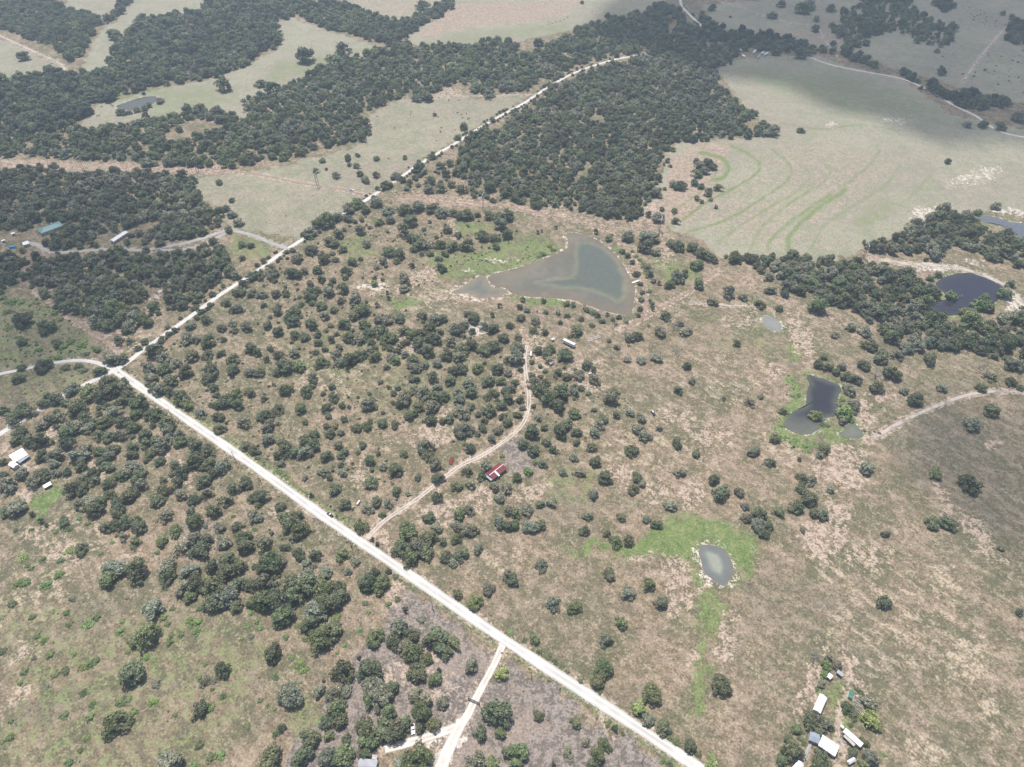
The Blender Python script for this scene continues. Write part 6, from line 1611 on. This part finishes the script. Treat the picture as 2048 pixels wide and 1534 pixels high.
# ------------------------------------------------------------------ poles, gate, pier, logs
LINE_BASES = [(167, 341), (395, 341), (636, 373), (966, 416), (1319, 464), (1726, 516)]
LW = [G(*q) for q in LINE_BASES]
for i, p in enumerate(LW):
    d = (LW[min(i + 1, 5)] - LW[max(i - 1, 0)]).normalized()
    root = put("power_pole", None, loc=p, rotz=math.atan2(d.y, d.x), group="power line poles",
               label=["wooden H-frame power pole rising from the far oak wood's track", "wooden H-frame power pole where the dirt track leaves the wood", "wooden H-frame power pole in the open grazed pasture", "wooden H-frame power pole behind the row of oaks above the pond", "wooden H-frame power pole at the worn corner of the hayfield", "wooden H-frame power pole at the tip of the creek wood"][i], cat="power pole")
    for sy in (-1, 1):
        MB().tube([(0, sy * 2.0, -.5), (0, sy * 2.0, 8.5), (0, sy * 2.0, 17.5)], [.28, .23, .17], 8).build("pole", M['pole_wood'], root)
    for z, dx in ((16.6, -.28), (16.6, .28), (13.6, 0.28)):
        MB().box(dx - .12, dx + .12, -5.0, 5.0, z - .16, z + .16).build("crossarm", M['pale_wood'], root)
    MB().tube([(-.3, -2.0, 9.5), (-.3, 2.0, 13.2)], [.09, .09], 5).build("brace", M['pole_wood'], root)
    MB().tube([(.3, 2.0, 9.5), (.3, -2.0, 13.2)], [.09, .09], 5).build("brace", M['pole_wood'], root)
    for yy in (-4.6, 0, 4.6):
        MB().tube([(0, yy, 16.4), (0, yy, 15.2)], [.13, .10], 7).build("insulator", M['white_paint'], root)
for (x, y_), lb in zip([(345, 836), (471, 921), (523, 968), (705, 1100), (866, 1220), (1063, 1360), (1283, 1526)],
                       ["below the road junction", "beside the thick grove", "across from the thin oak pasture", "across from the mouth of the house lane", "at the corner of the mown plot", "past the gated driveway", "farther along the mown strip"]):
    p = G(x, y_)
    q, r2 = G(232, 742), G(1384, 1527)
    root = put("utility_pole", None, loc=p, rotz=math.atan2(r2.y - q.y, r2.x - q.x), label="slim wooden utility pole by the gravel road " + lb, cat="utility pole", group="utility poles along the gravel road")
    MB().tube([(0, 0, -.4), (0, 0, 5), (0, 0, 10.5)], [.20, .17, .13], 8).build("pole", M['pole_wood'], root)
    MB().box(-.07, .07, -1.2, 1.2, 9.7, 9.85).build("crossarm", M['pole_wood'], root)
    for yy in (-1.1, 0.0, 1.1):
        MB().tube([(0, yy, 9.86), (0, yy, 10.1)], [.06, .05], 6).build("insulator", M['white_paint'], root)

c, rz = heading(z5((1780, 140))[0], z5((1880, 185))[0])
root = put("field_gate", None, loc=c, rotz=rz, label="dark steel pipe gate across the white driveway", cat="gate")
for sx in (-1, 1):
    MB().box(sx * 3.4 - .2, sx * 3.4 + .2, -.2, .2, 0, 2.2).build("gate_post", M['dark_wall'], root)
MB().box(-3.5, 3.5, -.16, .16, 2.2, 2.5).build("top_beam", M['dark_wall'], root)
for k in range(5):
    MB().tube([(-3.2, 0, .3 + k * .28), (3.2, 0, .3 + k * .28)], [.04, .04], 6).build("bar", M['dark_wall'], root)
for sx in (-1, 0, 1):
    MB().tube([(sx * 3.1, 0.05, .25), (sx * 3.1, 0.05, 1.5)], [.045, .045], 6).build("stile", M['dark_wall'], root)

c, rz = heading((1264, 567), (1277, 562))
root = put("fishing_pier", None, loc=c, rotz=rz, label="short pale wooden pier on the dam of the big pond", cat="pier")
for k in range(16):
    MB().box(-4 + k * .5, -4 + k * .5 + .46, -1.0, 1.0, .75, .82).build("plank", M['white_paint'], root)
for sx in (-1, 0, 1):
    for sy in (-1, 1):
        MB().tube([(sx * 3.6, sy * .9, -.8), (sx * 3.6, sy * .9, 1.5)], [.09, .09], 6).build("post", M['pale_wood'], root)
for sy in (-1, 1):
    MB().box(-4, 4, sy * .9 - .06, sy * .9 + .06, .58, .74).build("stringer", M['pale_wood'], root)

for k, ((a, b_), lb) in enumerate(zip([((1464, 1045), (1478, 1036)), ((1442, 1047), (1457, 1052)), ((1412, 1064), (1424, 1073)), ((1430, 1070), (1444, 1080)), ((1452, 1098), (1446, 1086)), ((1503, 1090), (1512, 1105)), ((1640, 833), (1668, 847)), ((806, 1300), (826, 1311)), ((1640, 1300), (1626, 1296))],
                                  ["beside dark oaks above the oval pond", "in the green grass above the oval pond", "on the green bank of the oval pond", "on the stony rim of the oval pond", "on the reedy rim of the oval pond", "in the weeds east of the oval pond", "lying in the dark weedy pond", "on the mown plot near round oaks", "in the pasture above the homestead"])):
    p, q = G(*a), G(*b_)
    d = q - p
    mb = MB()
    mb.tube([p - p + Vector((0, 0, .2)), d * .5 + Vector((.2, .1, .32)), d + Vector((0, 0, .25))], [.24, .17, .07], 6)
    for t_ in (.35, .6, .75):
        s_ = d * t_ + Vector((0, 0, .25))
        e_ = Vector((-d.y, d.x, 0)) * rnd.choice((-.3, .3)) + d * .18 + Vector((0, 0, .15))
        mb.tube([s_, s_ + e_], [.09, .03], 5)
    mb.build("fallen_branch", M['pale_wood'], None, loc=p, label="pale bare fallen branch " + lb, cat="fallen branch", group="fallen branches")


# ------------------------------------------------------------------ cattle
def cow_mesh():
    J = {'rump': (-.85, 0, 1.12, .27, .30), 'loin': (-.35, 0, 1.12, .30, .33), 'chest': (.25, 0, 1.06, .31, .37), 'shoulder': (.65, 0, 1.12, .26, .32), 'neck': (.98, 0, 1.15, .15, .20), 'poll': (1.26, 0, 1.12, .12, .14), 'muzzle': (1.55, 0, .90, .085, .09), 'tail0': (-1.10, 0, 1.1, .05, .05), 'tail1': (-1.17, 0, .55, .03, .03)}
    E_ = [('rump', 'loin'), ('loin', 'chest'), ('chest', 'shoulder'), ('shoulder', 'neck'), ('neck', 'poll'), ('poll', 'muzzle'), ('rump', 'tail0'), ('tail0', 'tail1')]
    for sd, sy in (('l', -1), ('r', 1)):
        J['stifle' + sd] = (-.72, sy * .24, .80, .15, .15)
        J['hock' + sd] = (-.98, sy * .22, .45, .075, .075)
        J['hindfoot' + sd] = (-.92, sy * .22, .04, .06, .06)
        J['elbow' + sd] = (.58, sy * .22, .72, .12, .12)
        J['knee' + sd] = (.60, sy * .21, .40, .07, .07)
        J['forefoot' + sd] = (.60, sy * .21, .04, .06, .06)
        J['ear' + sd] = (1.24, sy * .26, 1.16, .035, .05)
        E_ += [('rump', 'stifle' + sd), ('stifle' + sd, 'hock' + sd), ('hock' + sd, 'hindfoot' + sd), ('shoulder', 'elbow' + sd), ('elbow' + sd, 'knee' + sd), ('knee' + sd, 'forefoot' + sd), ('poll', 'ear' + sd)]
    ks = list(J)
    me = bpy.data.meshes.new("cow_frame")
    me.from_pydata([J[k][:3] for k in ks], [(ks.index(a), ks.index(b)) for a, b in E_], [])
    o = bpy.data.objects.new("cow_frame", me)
    COL.objects.link(o)
    o.modifiers.new("skin", 'SKIN')
    for i, k in enumerate(ks):
        me.skin_vertices[0].data[i].radius = J[k][3:]
    me.skin_vertices[0].data[ks.index('chest')].use_root = True
    s_ = o.modifiers.new("sub", 'SUBSURF')
    s_.levels = s_.render_levels = 1
    dg = bpy.context.evaluated_depsgraph_get()
    out = bpy.data.meshes.new_from_object(o.evaluated_get(dg))
    bpy.data.objects.remove(o)
    out.name = "cow"
    out.materials.append(M['hide'])
    return out


COW = cow_mesh()
herds = [("black cow grazing in the pasture near the far road", tile(512, 0, [(1240, 900), (1235, 918), (1610, 905), (1640, 920), (1680, 910), (1650, 945), (1700, 950), (1690, 955), (1480, 1025), (1470, 1045), (1475, 1060), (1455, 938), (1540, 805), (1610, 800), (1625, 806), (970, 935), (1110, 1025), (1060, 1270), (880, 995), (820, 940)])),
         ("dark cow on the worn bank of the small far pond", tile(0, 0, [(815, 858), (890, 845), (905, 852), (780, 930), (797, 925), (735, 875), (675, 905)])),
         ("dark cow strung out along the pinkish far field", tile(1024, 0, [(245, 215), (285, 205), (310, 195), (325, 190), (350, 180), (385, 172), (415, 160), (445, 145), (290, 180), (640, 100)])),
         ("black calf resting beside the big pond's oaks", tile(1024, 384, [(200, 955), (570, 938), (1093, 1077)]))]
for lb, spots in herds:
    for x, y_ in spots:
        c = put("cow", COW, None, loc=G(x, y_), rotz=rnd.uniform(0, 6.28), label=lb, cat="cow", group=lb)
        k = rnd.uniform(1.0, 1.3)
        c.scale = (k, k, k)


# ------------------------------------------------------------------ homestead garden: raised beds and the wire fence along its edge
for k, (x, y_, lb) in enumerate([(1060, 600, "nearest the green netted frame"), (1075, 650, "between two others in the garden"), (1040, 660, "next to the grey-green garden tree"), (1050, 760, "at the low end of the garden"), (1090, 720, "against the pale garden tree")]):
    c = G(*z2((x, y_))[0])
    root = put("garden_bed", None, loc=c, rotz=-.75 + rnd.uniform(-.1, .1), label="timber-edged garden bed " + lb, cat="garden bed", group="raised beds of the homestead garden")
    for sy in (-1, 1):
        MB().box(-1.9, 1.9, sy * .62 - .07, sy * .62 + .07, 0, .42).build("side_board", M['pale_wood'], root)
    for sx in (-1, 1):
        MB().box(sx * 1.83 - .07, sx * 1.83 + .07, -.55, .55, 0, .42).build("end_board", M['pale_wood'], root)
    MB().box(-1.76, 1.76, -.55, .55, 0, .34).build("soil", M['bark'], root)


def wire_fence(label, pts_px, gap=4.0):
    line = [G(*q) for q in pts_px]
    root = put("wire_fence", None, loc=line[0], label=label, cat="fence")
    for a, b in zip(line[:-1], line[1:]):
        n = max(1, int((b - a).length / gap))
        for i in range(n + (1 if b is line[-1] else 0)):
            q = a.lerp(b, i / n) - line[0]
            put("fence_post", POST, root, loc=q)
        for z in (.4, .8, 1.2):
            MB().tube([a - line[0] + Vector((0, 0, z)), b - line[0] + Vector((0, 0, z))], [.018, .018], 4).build("wire", M['galv'], root)


POST = from_py("fence_post", *(lambda m: (m.v, m.f))(MB().tube([(0, 0, -.2), (0, 0, 1.4)], [.08, .07], 6)))
POST.materials.append(M['pole_wood'])
wire_fence("dark wire fence on posts along the homestead garden edge", z2((700, 60), (860, 260), (1000, 410), (1130, 550), (1250, 690)))
wire_fence("wire fence on posts along the mown plot beside the gravel road", [(820, 1172), (905, 1232), (960, 1268), (998, 1292)])
wire_fence("wire fence on posts between the mown plot and the bushy pasture", [(818, 1180), (770, 1238), (722, 1298), (690, 1342), (640, 1405), (560, 1500)])
wire_fence("wire fence on posts along the mown strip past the gated driveway", [(1022, 1300), (1120, 1370), (1220, 1440), (1330, 1516), (1370, 1545)])

# ------------------------------------------------------------------ clouds high over the place (their shadows lie on the fields)
def cloud_material(name, open_):
    t = NT(name)
    n1 = t.noise(0.012, 3.0)
    d = t.n("BsdfDiffuse")
    d.inputs["Color"].default_value = (0.9, 0.9, 0.9, 1)
    tl = t.n("BsdfTranslucent")
    tl.inputs["Color"].default_value = (0.9, 0.9, 0.9, 1)
    a, b = t.n("MixShader"), t.n("MixShader")
    a.inputs[0].default_value = 0.5
    t.l(d.outputs[0], a.inputs[1])
    t.l(tl.outputs[0], a.inputs[2])
    tr = t.n("BsdfTransparent")
    t.l(t.step(n1, 0.2, 0.8, open_ * 0.75, open_ * 1.2), b.inputs[0])
    t.l(a.outputs[0], b.inputs[1])
    t.l(tr.outputs[0], b.inputs[2])
    return t.done(b.outputs[0])


def cloud(shadow_px, height, thick, open_, seed):
    """a flat-based cumulus whose outline throws the given shadow"""
    S = smooth_line(on_ground(shadow_px), 6, True)
    off = np.array([SUNV.x, SUNV.y]) * (height / SUNV.z)
    P = S + off
    c0 = P.mean(0)
    P = P + (wnoise(P[:, 0], P[:, 1], 60.0, seed)[:, None] - 0.5) * 40
    n = len(P)
    rings = np.linspace(1, 0, 12)[:-1]
    V, Fc = [], []
    for lvl, sg in ((0, 1), (1, -1)):
        base = len(V)
        for r in rings:
            q = c0 + (P - c0) * r
            rise = math.sqrt(1 - r * r) if lvl else 0.04 * (1 - r * r)
            z = height + thick * rise * (0.6 + 0.8 * wnoise(q[:, 0], q[:, 1], 90.0, seed + 3)) + (2 if lvl else 0)
            V += [(q[i, 0], q[i, 1], z[i]) for i in range(n)]
        V.append((c0[0], c0[1], height + (thick if lvl else 0)))
        top = len(V) - 1
        for a in range(len(rings) - 1):
            for j in range(n):
                f = (base + a * n + j, base + a * n + (j + 1) % n, base + (a + 1) * n + (j + 1) % n, base + (a + 1) * n + j)
                Fc.append(f[::sg])
        a = base + (len(rings) - 1) * n
        Fc += [(a + j, a + (j + 1) % n, top)[::sg] for j in range(n)]
    m = cloud_material("cloud_vapour", open_)
    put("cloud", from_py("cloud", V, Fc, True), None, (m,), kind="structure")


cloud([(1180, 60), (1300, 100), (1400, 140), (1500, 166), (1570, 184), (1650, 216), (1740, 228), (1800, 252), (1880, 284), (1940, 272), (2060, 282), (2300, 250), (2400, 60), (2100, -90), (1700, -110), (1400, -80), (1250, -20)], 1400, 260, 0.54, 51)
cloud([(1800, 850), (1880, 800), (1990, 765), (2120, 770), (2300, 900), (2260, 1200), (2080, 1180), (1930, 1090), (1840, 980)], 1400, 200, 0.80, 61)
cloud([(-250, 380), (-80, 370), (120, 385), (300, 410), (400, 470), (420, 560), (330, 620), (210, 650), (120, 770), (-20, 800), (-250, 780)], 1400, 200, 0.78, 71)

# ------------------------------------------------------------------ summer haze
bm = bmesh.new()
bmesh.ops.create_cube(bm, size=1.0)
for v in bm.verts:
    v.co = Vector((v.co.x * 2 * 9800, (v.co.y + 0.5) * 11400 - 1200, -2.5 + (v.co.z + 0.5) * 412.5))
hz = bpy.data.meshes.new("haze")
bm.to_mesh(hz)
bm.free()
t = NT("summer_haze")
vol = t.n("VolumePrincipled")
vol.inputs["Color"].default_value = (0.66, 0.81, 1.0, 1)
vol.inputs["Density"].default_value = 0.00015
vol.inputs["Anisotropy"].default_value = 0.1
t.l(vol.outputs[0], t.out.inputs["Volume"])
put("haze", hz, None, (t.m,), kind="stuff")
